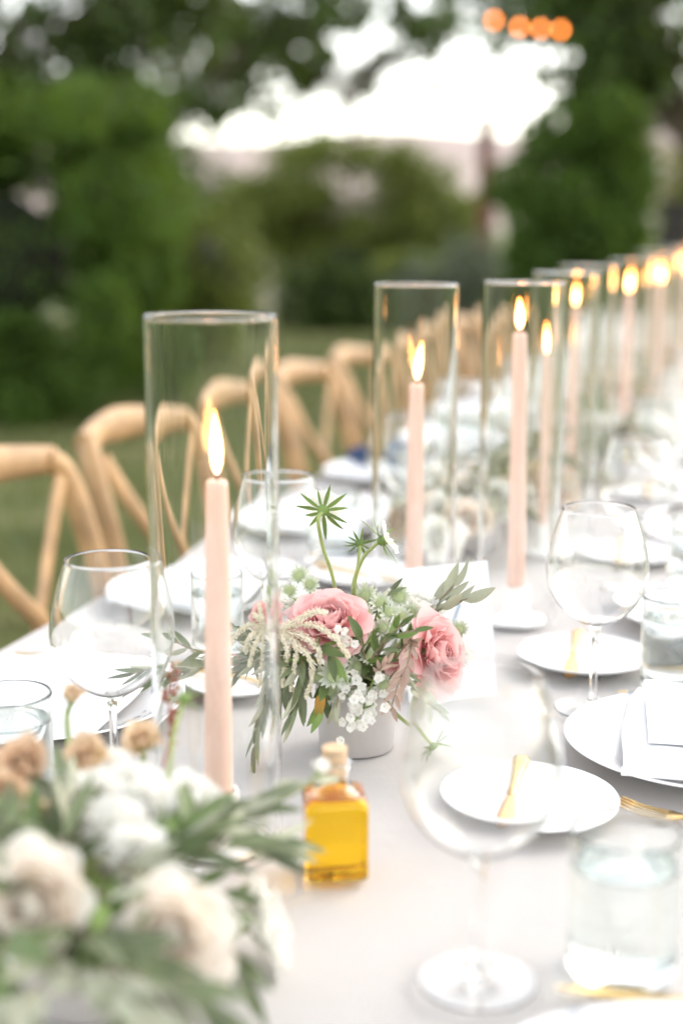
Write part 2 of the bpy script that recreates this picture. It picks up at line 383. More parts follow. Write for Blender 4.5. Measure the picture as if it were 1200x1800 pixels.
def tree(name, label, base, trunk_h, trunk_r, crown, n, size, material, seed, bark='bark', spread=.45, k=26, group=None, lean=(0, 0)):
    """crown: list of (cx,cy,cz,rx,ry,rz) ellipsoids relative to the base; leaves gather in clumps at twig ends"""
    r_ = random.Random(seed); nr = np.random.default_rng(seed)
    t = thing(name, label, 'tree', base, group)
    b = MB(); top = V((lean[0], lean[1], trunk_h))
    b.tube(cr([(0, 0, -.05), (lean[0] * .3 + .04, lean[1] * .3, trunk_h * .5), top], 4), trunk_r, trunk_r * .6, 9)
    cl = []
    for (cx, cy, cz, rx, ry, rz) in crown:
        for _ in range(k):
            while True:
                q = V((r_.uniform(-1, 1), r_.uniform(-1, 1), r_.uniform(-1, 1)))
                if .35 < q.length < 1: break
            c = V((cx + q.x * rx, cy + q.y * ry, cz + q.z * rz)); cl.append(c)
            mid = (top + c) * .5 + V((0, 0, .1 * rz)) + V((r_.uniform(-.15, .15) * rx, 0, 0))
            b.tube(cr([top * r_.uniform(.8, 1), mid, c], 3), trunk_r * .13, trunk_r * .03, 5)
    b.build('trunk', M[bark], t)
    cl = np.array([tuple(c) for c in cl]); av = np.mean([min(c[3:]) for c in crown])
    pos = cl[nr.integers(0, len(cl), n)] + nr.normal(size=(n, 3)) * av * spread * np.array([.6, .6, .45])
    f = link('crown', leaf_mesh('crown', pos, size, M[material] if isinstance(material, str) else material), t); f['kind'] = 'stuff'
    return t

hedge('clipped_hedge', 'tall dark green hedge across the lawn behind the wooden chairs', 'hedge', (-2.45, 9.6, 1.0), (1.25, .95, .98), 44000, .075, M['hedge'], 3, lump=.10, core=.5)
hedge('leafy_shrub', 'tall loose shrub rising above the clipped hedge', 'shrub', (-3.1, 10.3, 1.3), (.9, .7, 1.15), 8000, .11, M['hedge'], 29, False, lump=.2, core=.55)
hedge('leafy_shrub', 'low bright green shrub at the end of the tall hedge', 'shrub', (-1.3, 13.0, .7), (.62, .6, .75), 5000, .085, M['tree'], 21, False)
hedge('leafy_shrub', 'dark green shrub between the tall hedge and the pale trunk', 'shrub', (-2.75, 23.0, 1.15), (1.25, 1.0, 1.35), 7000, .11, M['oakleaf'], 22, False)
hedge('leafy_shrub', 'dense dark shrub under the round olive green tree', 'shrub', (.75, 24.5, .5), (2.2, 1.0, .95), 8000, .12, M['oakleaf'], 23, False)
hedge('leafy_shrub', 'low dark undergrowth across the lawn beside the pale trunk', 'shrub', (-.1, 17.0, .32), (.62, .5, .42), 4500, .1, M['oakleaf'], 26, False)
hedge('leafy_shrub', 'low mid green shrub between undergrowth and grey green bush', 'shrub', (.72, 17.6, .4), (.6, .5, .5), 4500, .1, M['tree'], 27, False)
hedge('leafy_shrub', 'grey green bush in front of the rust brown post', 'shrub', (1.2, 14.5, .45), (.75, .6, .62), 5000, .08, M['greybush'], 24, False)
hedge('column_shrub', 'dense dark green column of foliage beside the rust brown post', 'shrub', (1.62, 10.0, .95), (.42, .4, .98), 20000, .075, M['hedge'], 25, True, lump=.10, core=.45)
tree('garden_tree', 'round olive green tree with pale trunk in mid lawn', (-1.2, 21.0, 0), 1.5, .17,
     [(1.3, 0, 1.75, 1.5, 1.2, .68), (.35, .2, 1.4, .9, .8, .5), (2.3, 0, 1.3, .9, .8, .5)], 16000, .12, 'tree', 31, 'palebark', .5, lean=(-.05, 0))
tree('garden_tree', 'dark tree whose branches reach over the tall hedge', (-2.9, 11.5, 0), 2.4, .14,
     [(.3, 0, 3.0, 1.5, 1.2, .75), (1.45, -.2, 3.0, .75, .7, .6), (0, 0, 2.45, 1.6, 1, .6), (.9, -.3, 2.3, .7, .6, .6)], 3900, .15, 'oakleaf', 32, 'bark', .42)
tree('garden_tree', 'slender tree with sparse hanging leaves behind the tall hedge', (-2.0, 16.5, 0), 2.5, .10,
     [(.6, 0, 3.1, 1.1, .9, .9), (1.5, 0, 3.7, .8, .8, .6)], 1700, .19, 'oakleaf', 33, 'bark', .4)
tree('garden_tree', 'spreading tree with loose leaves over the column of foliage', (2.65, 10.8, 0), 2.0, .13,
     [(-.2, 0, 2.9, 1.15, 1.0, .8), (-1.0, 0, 2.98, .85, .8, .38), (-.75, -.3, 2.3, .36, .3, .75)], 3600, .145, 'oakleaf', 34, 'bark', .45)
tree('garden_tree', 'yellow green tree beyond the dark fence', (4.6, 17.0, 0), 1.4, .12,
     [(0, 0, 1.9, .9, .8, .7)], 5000, .1, 'sunleaf', 35, 'bark', .5)
tree('garden_tree', 'tall thin tree with scattered leaves far beyond the lawn', (.2, 30, 0), 4.0, .1,
     [(.4, 0, 4.9, 3.3, 1.2, 1.0), (-1.6, 0, 4.6, 1.6, 1, .8)], 4600, .22, 'oakleaf', 36, 'bark', .24, k=34)
tree('garden_tree', 'old tree with high drooping boughs behind the rust brown post', (5.0, 26, 0), 4.0, .2,
     [(-.6, 0, 5.0, 2.6, 1.4, .9), (-2.2, 0, 5.9, 1.6, 1, .5)], 1900, .22, 'oakleaf', 37, 'bark', .5)
fb = thing('garden_fence', 'dark board fence beyond the far end of the table', 'fence', (4.2, 13.0, 0))
bd = MB(); bd.box((0, 0, .72), (.068, .012, .72)); bme = bd.mesh('board', M['fence'], False)
for i in range(18): link('board', bme, fb, Matrix.Translation((-1.3 + i * .145, (i % 2) * .004, .01 + rnd.uniform(-.008, .008))))
for z in (.35, 1.1):
    b = MB(); b.box((-.06, .035, z), (1.32, .02, .04)); b.build('rail', M['fence'], fb, False)
pt = thing('timber_post', 'rust brown square post standing beyond the lawn', 'post', V((1.47, 14.9, 0)))
b = MB(); b.box((0, 0, 1.12), (.075, .075, 1.12)); b.build('shaft', M['post'], pt, False)
b = MB(); b.lathe([(.11, 2.241), (.11, 2.28), (.02, 2.36), (0, 2.36)], 4); b.build('cap', M['post'], pt, False)
# string of festoon bulbs
cs = thing('string_lights', 'string of small glowing orange bulbs hung between the trees', 'string lights', V((0, 0, 0)))
cp = [P(640, -60, 9.3), P(790, 0, 9.3), P(868, 24, 9.3), P(913, 36, 9.3), P(950, 39, 9.3), P(985, 41, 9.3), P(1060, 40, 9.3), P(1180, 20, 9.3)]
b = MB(); b.tube(cr(cp, 4), .004, .004, 5); b.build('cable', M['black'], cs)
bl = MB(); bl.lathe([(0, -.04), (.012, -.036), (.018, -.02), (.012, -.004), (.006, 0), (0, 0)], 10); blm = bl.mesh('bulb', M['bulb'])
sk = MB(); sk.lathe([(0, .02), (.008, .02), (.008, 0), (0, 0)], 8); skm = sk.mesh('socket', M['black'])
for q in cp[2:6]:
    o = link('bulb', blm, cs, Matrix.Translation(q - V((0, 0, .02)))); link('socket', skm, o)

# ------------------------------------------------------------------ table and cloth
PL, PR, A0, A1 = -.79, .13, -.35, 8.2
TMX = Matrix(((NV.x, TV.x, 0, 0), (NV.y, TV.y, 0, 0), (0, 0, 1, 0), (0, 0, 0, 1)))   # local x = across, y = along
tb = thing('dining_table', 'long dining table hidden under the pale linen cloth', 'table', TMX)
b = MB(); b.box(((PL + PR) / 2, (A0 + A1) / 2, TZ - .03), ((PR - PL) / 2 - .006, (A1 - A0) / 2 - .006, .024)); b.build('tabletop', M['lacquer'], tb, False)
for a in (A0 + .2, 2.0, 4.2, 6.2, A1 - .2):
    for p in (PL + .1, PR - .1):
        b = MB(); b.box((p, a, (TZ - .055) / 2), (.03, .03, (TZ - .055) / 2)); b.build('leg', M['lacquer'], tb, False)
cl = MB(); NP, NA = 150, 900
def cloth(u, v):
    a = A0 - .0 + (A1 - A0) * v; s = -.24 + u * ((PR - PL) + .48)     # s: arc length across the table
    W = PR - PL; amp = lambda d: .022 * min(1, d / .12)
    if s < 0:
        d = -s; w = math.sin(a * 17) + .5 * math.sin(a * 41 + 1)
        return (PL - min(d, .012) * .7 - amp(d) * (.6 + .5 * w) * .6, a, TZ - max(0, d - .006))
    if s > W:
        d = s - W; w = math.sin(a * 19 + 2) + .5 * math.sin(a * 37)
        return (PR + min(d, .012) * .7 + amp(d) * (.6 + .5 * w) * .6, a, TZ - max(0, d - .006))
    p = PL + s; z = .0007 * math.sin(a * 9 + 3 * math.sin(p * 5)) + .0009 * math.sin(p * 14 + a * 1.3) - .0012
    for c, k in ((-.16, .0016), (-.47, .0014)):                        # pressed crease lines along the cloth
        z += k * math.exp(-((p - c) / .006) ** 2)
    for c in (.42, 1.33, 2.2, 3.1, 4.0): z += .0012 * math.exp(-((a - c - .01 * math.sin(p * 9)) / .007) ** 2)
    z += .0007 * math.sin(23 * p + 11 * a + 2 * math.sin(7 * a)) * math.sin(5 * a - 8 * p)
    return (p, a, TZ + z - .0012)
cl.grid(cloth, NP, NA)
co = cl.build('tablecloth', M['linen']); co.matrix_basis = TMX
tag(co, 'pale blush linen tablecloth covering the long dining table', 'tablecloth')

# ------------------------------------------------------------------ chairs (local: +x toward the table, y along it)
def make_chair():
    t = thing('crossback_chair', 'x', 'chair', V((0, 0, 0)))
    W, H, SH = .185, .885, .455
    seat = MB()
    pr = []
    for i in range(28):
        th = 2 * math.pi * i / 28; c, s = math.cos(th), math.sin(th)
        k = (abs(c) ** 3.2 + abs(s) ** 3.2) ** (-1 / 3.2); pr.append((c * k * .195, s * k * (.2 + .015 * c)))
    for z, sc in ((SH - .03, .97), (SH - .022, 1), (SH - .006, 1), (SH, .985), (SH - .004, .8)):
        seat.add([(x * sc, y * sc, z) for x, y in pr], [])
    for j in range(4):
        for i in range(28): seat.f.append((j * 28 + i, j * 28 + (i + 1) % 28, (j + 1) * 28 + (i + 1) % 28, (j + 1) * 28 + i)); seat.m.append(0)
    seat.f += [tuple(range(28))[::-1], tuple(range(112, 140))]; seat.m += [0, 0]
    seat.build('seat', M['wood'], t)
    def bx(z): return -.175 - .10 * max(0, (z - SH) / (H - SH)) ** 1.25
    for s in (-1, 1):                   # bent rear leg and back post in one piece
        pts = cr([(-.22, s * .17, 0), (-.185, s * (W - .012), .3), (-.178, s * W, SH), (bx(.68), s * (W + .002), .68), (bx(.83) - .003, s * (W - .004), .835), (bx(H) - .01, s * (W - .03), H - .012)], 5)
        b = MB(); b.sweep(pts, (.0165, .019), 12); b.build('back_post', M['wood'], t)
        b = MB(); b.tube(cr([(.15, s * .155, SH - .02), (.165, s * .162, .2), (.178, s * .168, 0)], 3), .016, .012, 10); b.build('front_leg', M['wood'], t)
        b = MB(); z0, z1 = .475, .845
        b.sweep(cr([(bx(z1) + .004, -s * (W - .035), z1), (bx(.75) - .006 + s * .006, -s * .085, .75), (bx(.655) - .004 + s * .009, 0, .655), (bx(.56) - .002 + s * .006, s * .09, .56), (bx(z0) + .006, s * (W - .02), z0)], 5), (.0165, .0070), 10, (1, 0, 0)) 
        b.build('cross_slat', M['wood'], t)
    b = MB(); pts = [(bx(H) - .008 - .035 * math.cos(y / (W - .01) * math.pi / 2), y, H - .018 + .012 * math.cos(y / W * math.pi / 2)) for y in [-(W - .012) + 2 * (W - .012) * i / 14 for i in range(15)]]
    b.sweep(pts, lambda i: (.0155, .031 - .010 * abs(i - 7) / 7), 12, (0, 0, 1)); b.build('top_rail', M['wood'], t)
    for z, x0, x1, y0, y1 in ((.2, .165, .165, -.16, .16), (.24, -.19, .163, -.17, -.16), (.24, -.19, .163, .17, .16)):
        b = MB(); b.tube([(x0, y0, z), ((x0 + x1) / 2, (y0 + y1) / 2, z), (x1, y1, z)], .009, .009, 8); b.build('stretcher', M['wood'], t)
    return t
ORD = ['first', 'second', 'third', 'fourth', 'fifth', 'sixth', 'seventh', 'eighth', 'ninth', 'tenth']
ch0 = make_chair()
for k in range(9):
    mx = TR(T(1.735 + .463 * k, -.735 + rnd.uniform(-.012, .012), 0), R(90) - TH - R(90) + R(rnd.uniform(-3, 3)))
    lab = 'natural wood crossback chair, %s past the pink rose posy' % ORD[k]
    if k == 0: ch0.matrix_basis = mx; ch0['label'] = lab; ch0['group'] = 'crossback chairs along the table'
    else: dup(ch0, mx, lab)

# ------------------------------------------------------------------ hurricanes, candles, holders
GR, GH = .0473, .40
b = MB(); b.lathe([(GR, .001), (GR, .003), (GR, .01), (GR, .15), (GR, .3), (GR, GH - .01), (GR, GH - .004), (GR, GH - .0018), (GR - .0005, GH - .0004), (GR - .0010, GH), (GR - .0016, GH - .0004), (GR - .0019, GH - .0018), (GR - .0019, GH - .004), (GR - .0019, GH - .01), (GR - .0019, .3), (GR - .0019, .15), (GR - .0019, .01), (GR - .0019, .003), (GR - .0019, .001)], 72, True)
HUR = b.mesh('hurricane_glass', M['glass'], True, True)
b = MB(); b.lathe([(0, 0), (.034, 0), (.036, .002), (.035, .005), (.021, .0075), (.0165, .011), (.0155, .02), (.0155, .042), (.0148, .0445), (.0125, .0445), (.0118, .043), (.0116, .03), (0, .03)], 40)
HOLD = b.mesh('holder_body', M['ceramic'], True, True)
def candle(px, foot_d, h, label, hl, gl, lean=0, off=(0, 0), flick=0, fs=1.0):
    c = at(px[0], px[1]) if foot_d is None else P(px[0], 900, foot_d); c.z = TZ + .0003
    o = link('hurricane_glass', HUR, None, TR(c)); tag(o, gl, 'candle shade', 'hurricane glasses down the middle of the table')
    c2 = c + V((off[0], off[1], 0))
    o = link('candle_holder', HOLD, None, TR(c2)); tag(o, hl, 'candle holder', 'white candle holders down the middle of the table')
    t = thing('taper_candle', label, 'candle', TR(c2 + V((0, 0, .031))), 'pink taper candles down the middle of the table')
    hh = h - .031; w = MB()
    ax = lambda z: V((lean * z, .3 * lean * z, z))
    zz = [0, .02, .08, .13, .16, .2, hh - .012, hh - .005, hh - .0015, hh, hh - .0012, hh - .002]; rr = [.0104, .0108, .0102, .0098, .0094, .0088, .0080, .0079, .0076, .0064, .004, .0012]
    w.sweep([ax(z) for z in zz], lambda i: (rr[i], rr[i]), 20); w.build('wax', M['wax'], t)
    w = MB(); w.tube([ax(hh - .001), ax(hh + .004), ax(hh + .009) + V((.001 + flick, 0, 0))], .0008, .0006, 6); w.build('wick', M['wick'], t)
    f = MB(); pts = [ax(hh + .004 + z * fs) + V((flick * (z / .04) ** 1.6 * 4, 0, 0)) for z in (0, .003, .008, .014, .021, .029, .036, .041)]
    fr = [.0004, .0028, .0046, .0052, .0048, .0034, .0018, .0003]
    f.sweep(pts, lambda i: (fr[i] * .84, fr[i] * .84), 14); f.build('flame', M['flame'], t)
cs_ = [((386, 1485), None, .281, 0, (0, 0), -.0004), ((727, 0), 1.585, .289, 0, (0, 0), .0012), ((911, 0), 1.645, .342, -.01, (-.002, -.01), 0),
       ((982, 0), 2.0, .283, 0, (-.014, 0), 0), ((1020, 0), 2.37, .33, 0, (-.016, 0), 0), ((1096, 0), 2.77, .335, 0, (-.01, 0), .0006), ((1146, 0), 3.12, .34, 0, (0, 0), 0), ((1182, 0), 3.45, .36, 0, (0, 0), 0), ((1130, 0), 3.8, .31, 0, (0, 0), 0), ((1192, 0), 3.95, .33, 0, (0, 0), 0), ((1170, 0), 4.4, .35, 0, (0, 0), 0), ((1196, 0), 4.9, .33, 0, (0, 0), 0)]
where = ['beside the amber oil bottle', 'first past the white table card on the chair side', 'directly past the white table card', 'fourth in the row counted from the oil bottle', 'fifth in the row counted from the oil bottle',
         'sixth in the row counted from the oil bottle', 'seventh in the row counted from the oil bottle', 'eighth in the row counted from the oil bottle'] + ['%s in the row counted from the oil bottle' % o_ for o_ in ('ninth', 'tenth', 'eleventh', 'twelfth')]
for (px, d, h, ln, off, fl), w in zip(cs_, where):
    candle(px, d, h, 'lit pink taper candle ' + w, 'white ceramic holder of candle ' + w, 'tall clear glass cylinder round candle ' + w, ln or rnd.uniform(-.011, .011), off, fl or rnd.uniform(-.0006, .0006), rnd.uniform(.8, 1.15))

# ------------------------------------------------------------------ tableware protos
wp = cr2([(0.0, .0855), (.006, .0858), (.018, .0895), (.033, .101), (.0440, .118), (.0484, .138), (.0468, .158), (.0410, .180), (.0343, .2)], 5)
wi = cr2([(.03365, .2), (.0404, .180), (.04625, .158), (.04785, .138), (.0434, .1183), (.0323, .1016), (.0172, .0904), (.005, .0872), (0, .0870)], 5)
b = MB(); b.lathe(wp + [(.03398, .2002)] + wi, 56); BOWL = b.mesh('bowl', M['crystal'], True, True)
b = MB(); b.lathe(cr2([(0, .0042), (.0068, .0042), (.0048, .010), (.0036, .022), (.0033, .05), (.0037, .072), (.0049, .081), (.0062, .0852), (0, .0853)], 5), 24); STEM = b.mesh('stem', M['crystal'], True, True)
b = MB(); b.lathe([(0, .0002), (.02, .0002), (.034, .0002), (.0362, .0002), (.0370, .0004), (.0375, .0008), (.0373, .0016), (.030, .0019), (.018, .0025), (.010, .0034), (.0069, .0041), (0, .0041)], 48); FOOT = b.mesh('foot', M['crystal'], True, True)
def wine(p, label):
    t = thing('wine_glass', label, 'wine glass', TR(V((p.x, p.y, TZ + .0003)), rnd.uniform(0, 6)), 'burgundy wine glasses on the table')
    link('bowl', BOWL, t); link('stem', STEM, t); link('foot', FOOT, t); return t
b = MB(); b.lathe([(0, .0004), (.015, .0004), (.028, .0004), (.030, .0004), (.0325, .0009), (.0335, .0015), (.0344, .004), (.0346, .008), (.0347, .013), (.0350, .05), (.03525, .088), (.0353, .0915), (.0353, .0928), (.0348, .0938), (.0342, .094), (.0336, .0938), (.0331, .0928), (.0331, .0915), (.03305, .088), (.0327, .05), (.0319, .022), (.0317, .017), (.0308, .0145), (.029, .0125), (.02, .0112), (0, .0108)], 56); TUMB = b.mesh('vessel', M['tumbler'], True, True)
b = MB(); b.lathe([(0, .0104), (.021, .0108), (.0295, .012), (.0322, .016), (.0331, .05), (.0333, .072), (.0326, .0713), (.028, .0710), (0, .0710)], 48); WAT = b.mesh('water', M['water'], True, True)
def tumbler(p, label):
    t = thing('water_tumbler', label, 'tumbler', TR(V((p.x, p.y, TZ + .0003)), rnd.uniform(0, 6)), 'water tumblers on the table')
    link('vessel', TUMB, t); link('water', WAT, t); return t
def plate_mesh(name, r, h, m):
    b = MB(); b.lathe([(0, .0006), (r * .55, .0006), (r * .6, 0), (r * .63, .001), (r * .82, h * .5), (r * .98, h * .93), (r, h), (r * .985, h + .0012), (r * .94, h * .9 + .001), (r * .8, h * .45 + .003), (r * .62, .0042), (r * .3, .0035), (0, .0035)], 80)
    return b.mesh(name, m, True, True)
BREAD = plate_mesh('bread_plate', .0725, .0125, M['porcelain']); DINNER = plate_mesh('dinner_plate', .128, .0185, M['porcelain'])
# dinner plate with a ring of printed dark leaves round the rim
mp = mat('leaf_rim_porcelain', (.82, .815, .81), .18); nt = mp.node_tree; L = nt.links.new
bs = [n for n in nt.nodes if n.type == 'BSDF_PRINCIPLED'][0]; tc = [n for n in nt.nodes if n.type == 'TEX_COORD'][0]
gr = N(nt, 'ShaderNodeVectorMath', operation='MULTIPLY'); gr.inputs[1].default_value = (1, 1, 0); L(tc.outputs['Object'], gr.inputs[0])
ln = N(nt, 'ShaderNodeVectorMath', operation='LENGTH'); L(gr.outputs[0], ln.inputs[0])
mr = N(nt, 'ShaderNodeMapRange'); mr.inputs['From Min'].default_value = .098; mr.inputs['From Max'].default_value = .122; L(ln.outputs['Value'], mr.inputs['Value'])
rp = N(nt, 'ShaderNodeValToRGB'); e = rp.color_ramp.elements; e[0].position = .1; e[0].color = (0, 0, 0, 1); e[1].position = .95; e[1].color = (0, 0, 0, 1)
x = e.new(.3); x.color = (1, 1, 1, 1); x = e.new(.8); x.color = (1, 1, 1, 1); L(mr.outputs[0], rp.inputs[0])
vo = N(nt, 'ShaderNodeTexVoronoi'); vo.inputs['Scale'].default_value = 95; L(tc.outputs['Object'], vo.inputs['Vector'])
lt = N(nt, 'ShaderNodeMath', operation='LESS_THAN'); lt.inputs[1].default_value = .42; L(vo.outputs['Distance'], lt.inputs[0])
mm = N(nt, 'ShaderNodeMath', operation='MULTIPLY'); L(rp.outputs[0], mm.inputs[0]); L(lt.outputs[0], mm.inputs[1])
mc = N(nt, 'ShaderNodeMix', data_type='RGBA'); mc.inputs['A'].default_value = (.82, .815, .81, 1); mc.inputs['B'].default_value = (.03, .07, .05, 1); L(mm.outputs[0], mc.inputs['Factor']); L(mc.outputs['Result'], bs.inputs['Base Color'])
LEAFPLATE = plate_mesh('dinner_plate', .128, .0185, mp)
def napkin_mesh(name, hx, hy, th, m, seed, puff=.004):
    b = MB(); r_ = random.Random(seed); ph = [r_.uniform(0, 6) for _ in range(5)]; n_ = 18
    def f(u, v):
        x, y = (u - .5) * 2, (v - .5) * 2; ed = min(1, 7 * (1 - max(abs(x), abs(y))))
        z = th * math.sin(ed * math.pi / 2) ** .6 + puff * (math.sin(x * 3 + ph[0] + y) * math.sin(y * 2.4 + ph[1]) + .5 * math.sin(x * 7 + y * 5 + ph[2])) * ed
        return (x * hx * (1 + .02 * math.sin(y * 4 + ph[3])), y * hy * (1 + .02 * math.sin(x * 4 + ph[4])), max(z, .0005 * ed))
    b.grid(f, n_, n_)
    def g_(u, v): p = f(u, v); return (p[0], p[1], 0.0)
    b.grid(lambda u, v: g_(1 - u, v), n_, n_)
    for s in (0, 1):                    # fold line: a second layer peeks out at two edges
        b.grid(lambda u, v: ((u - .5) * 2 * hx * 1.015 + .002, (s * 2 - 1) * (hy - .004 + .006 * v), th * .45 * (1 - v * v)), 16, 2)
    return b.mesh(name, m)
NAP = [napkin_mesh('napkin', .085, .105, .012, M['napkin'], i, .002 + .0035 * (i > 0)) for i in range(3)]
NAVY = napkin_mesh('napkin', .06, .07, .028, M['navy'], 9, .008)
# gold cutlery, long axis +y
def knife(mx, label):
    t = thing('butter_knife', label, 'knife', mx, 'gold butter knives on the bread plates')
    b = MB(); b.sweep([(0, y, .0032) for y in (-.004, 0, .012, .03, .05, .066, .074, .078)], lambda i: [(.003, .0022), (.0042, .003), (.0036, .003), (.0044, .003), (.0058, .0032), (.0078, .003), (.0074, .0026), (.003, .0015)][i], 12, (0, 0, 1)); b.build('handle', M['gold'], t)
    b = MB(); b.sweep([(.0, -.004, .0032), (.001, -.018, .0032), (.002, -.04, .003), (.002, -.056, .003), (-.001, -.066, .003)], lambda i: [(.003, .0016), (.0062, .0012), (.0082, .0009), (.007, .0008), (.001, .0005)][i], 10, (0, 0, 1)); b.build('blade', M['gold'], t); return t
def fork(mx, label):
    t = thing('dinner_fork', label, 'fork', mx, 'gold forks beside the plates')
    b = MB(); b.sweep(cr([(0, -.12, .003), (0, -.06, .006), (0, -.01, .009), (0, .01, .005), (0, .026, .0035)], 4), lambda i: (.0055 - .0028 * math.sin(min(1, i / 12) * math.pi / 2) + (.008 if i > 12 else 0) * min(1, (i - 12) / 3), .0014), 10, (0, 0, 1)); b.build('handle', M['gold'], t)
    for k in range(4):
        x = (k - 1.5) * .0056; b = MB(); b.sweep(cr([(x * .9, .024, .0036), (x, .045, .0045), (x, .065, .009)], 3), lambda i: (.0014 - .0007 * i / 6, .0011), 6, (0, 0, 1)); b.build('tine', M['gold'], t)
    return t
def dknife(mx, label):
    t = thing('dinner_knife', label, 'knife', mx, 'gold dinner knives beside the plates')
    b = MB(); b.sweep([(0, y, .004) for y in (-.11, -.105, -.07, -.03, -.006, 0)], lambda i: [(.003, .002), (.0062, .0035), (.005, .0035), (.004, .0032), (.0042, .003), (.003, .002)][i], 10, (0, 0, 1)); b.build('handle', M['gold'], t)
    b = MB(); b.sweep([(0, 0, .004), (.001, .02, .004), (.002, .07, .004), (-.003, .105, .004)], lambda i: [(.003, .0016), (.0075, .0011), (.008, .0009), (.001, .0005)][i], 10, (0, 0, 1)); b.build('blade', M['gold'], t); return t
def mono(o):                            # blind-embossed round crest on the menu card
    b = MB(); c = [(.013 * math.cos(a), .013 * math.sin(a), .0012) for a in [i * math.pi / 16 for i in range(33)]]; b.tube(c, .0005, .0005, 5)
    b.tube(cr([(-.006, -.007, .0012), (-.004, .006, .0012), (.0, -.003, .0012), (.004, .006, .0012), (.006, -.007, .0012)], 5), .0005, .0005, 5)
    b.build('embossed_crest', M['card'], o)

# ------------------------------------------------------------------ place settings
def rightset(a, idx, bread=None, glassp=None, tumb=None, plate=None):
    w = 'at %s chairless place past oil bottle' % ORD[idx]
    pc = plate or T(a, -.028); tag(link('dinner_plate', DINNER, None, TR(V((pc.x, pc.y, TZ + .0005)))), 'round white dinner plate ' + w, 'plate', 'dinner plates on the table')
    tag(link('napkin', NAP[0], None, TR(V((pc.x, pc.y, TZ + .0180)) + NV * .01, -TH + R(4))), 'folded pale linen napkin on the plate ' + w, 'napkin', 'napkins on the plates')
    mc_ = thing('menu_card', 'white menu card with embossed crest ' + w, 'card', TR(V((pc.x, pc.y, TZ + .0325)) + NV * .02, -TH + R(6)), 'menu cards on the napkins')
    b = MB(); b.box((0, 0, .0005), (.075, .062, .0005)); o = b.build('sheet', M['card'], mc_, False); mono(mc_)
    bp = bread or T(a - .145, -.165); tag(link('bread_plate', BREAD, None, TR(V((bp.x, bp.y, TZ + .0005)))), 'small white bread plate ' + w, 'plate', 'bread plates on the table')
    knife(Matrix.Translation(V((bp.x, bp.y, TZ + .0065)) + V((-.012, .004, 0))) @ Matrix.Rotation(R(-14), 4, 'Z') @ Matrix.Rotation(R(4.5), 4, 'X'), 'gold butter knife on the bread plate ' + w)
    wine(glassp or T(a + .115, -.145), 'stemmed wine glass ' + w)
    tumbler(tumb or T(a + .17, -.07), 'water tumbler ' + w)
    fork(TR(V((pc.x, pc.y, TZ + .0005)) - TV * .155 + NV * .0, R(90) - TH - R(8)), 'gold dinner fork ' + w)
    dknife(TR(V((pc.x, pc.y, TZ + .0005)) + TV * .150 + NV * .01, R(90) - TH), 'gold dinner knife ' + w)
rightset(.70, 0, bread=T(.60, -.17), glassp=at(838, 1727), tumb=at(1090, 1703), plate=V((.18, .628, TZ)))
rightset(1.24, 1, bread=at(927, 1424), glassp=at(1040, 1247), tumb=at(1183, 1203), plate=at(1245, 1330))
for k in range(2, 9):
    rightset(1.24 + .45 * (k - 1), k, bread=at(1027, 1168) if k == 2 else None)
def leftset(a, idx, glassp=None, tumb=None, plate=None):
    w = 'at %s chair-side place past oil bottle' % ORD[idx]
    pc = plate or T(a, -.655); tag(link('dinner_plate', LEAFPLATE if idx == 0 else DINNER, None, TR(V((pc.x, pc.y, TZ + .0005)))), ('white dinner plate with dark leaf rim ' if idx == 0 else 'round white dinner plate ') + w, 'plate', 'dinner plates on the table')
    if idx == 3: o = link('napkin', NAVY, None, TR(V((pc.x, pc.y, TZ + .0325)) - NV * .0, R(30))); tag(o, 'dark navy napkin bunched up ' + w, 'napkin', 'napkins on the plates')
    o = link('napkin', NAP[idx % 3 if idx else 1], None, TR(V((pc.x, pc.y, TZ + .0180)) + NV * .0, -TH + R(rnd.uniform(-8, 8)))); tag(o, 'white folded linen napkin on the plate ' + w, 'napkin', 'napkins on the plates')
    bp = T(a + .15, -.495); tag(link('bread_plate', BREAD, None, TR(V((bp.x, bp.y, TZ + .0005)))), 'small white bread plate ' + w, 'plate', 'bread plates on the table')
    knife(Matrix.Translation(V((bp.x, bp.y, TZ + .0065))) @ Matrix.Rotation(R(70 + rnd.uniform(-20, 20)), 4, 'Z') @ Matrix.Rotation(R(4.5), 4, 'X'), 'gold butter knife on the bread plate ' + w)
    wine(glassp or T(a - .13, -.49), 'stemmed wine glass ' + w); tumbler(tumb or T(a - .17, -.575), 'water tumbler ' + w)
    fork(TR(V((pc.x, pc.y, TZ + .0005)) + TV * .155, -R(90) - TH), 'gold dinner fork ' + w)
leftset(1.16, 0, glassp=P(187, 900, 1.11), tumb=P(-2, 900, 1.09), plate=T(1.175, -.645))
leftset(1.62, 1, glassp=P(495, 900, 1.50), tumb=P(380, 900, 1.50))
for k in range(2, 9): leftset(1.16 + .46 * k, k)

# ------------------------------------------------------------------ table card
tc0 = thing('table_card', 'white folded table card standing behind the pink rose posy', 'card', TR(V((.106, 1.372, TZ + .0005)), R(13)) @ Matrix.Rotation(R(-2.5), 4, 'Y'))
for s in (-1, 1):
    b = MB(); mx = Matrix.Translation((0, s * .024, .0022)) @ Matrix.Rotation(R(s * 10.5), 3, 'X').to_4x4()
    b.box((0, 0, .066), (.046, .0006, .066)); b.v = [tuple(mx @ V(v)) for v in b.v]; o = b.build('front_panel' if s < 0 else 'back_panel', M['card'], tc0, False)
    if s < 0:
        b = MB(); b.sweep(cr([(.014, -.0012, .092), (.008, -.0012, .08), (.002, -.0012, .062), (-.004, -.0012, .045)], 4), lambda i: (.0012, .0003), 6, (0, -1, 0)); b.v = [tuple(mx @ V(v)) for v in b.v]; b.build('blue_stroke', M['ink'], o)

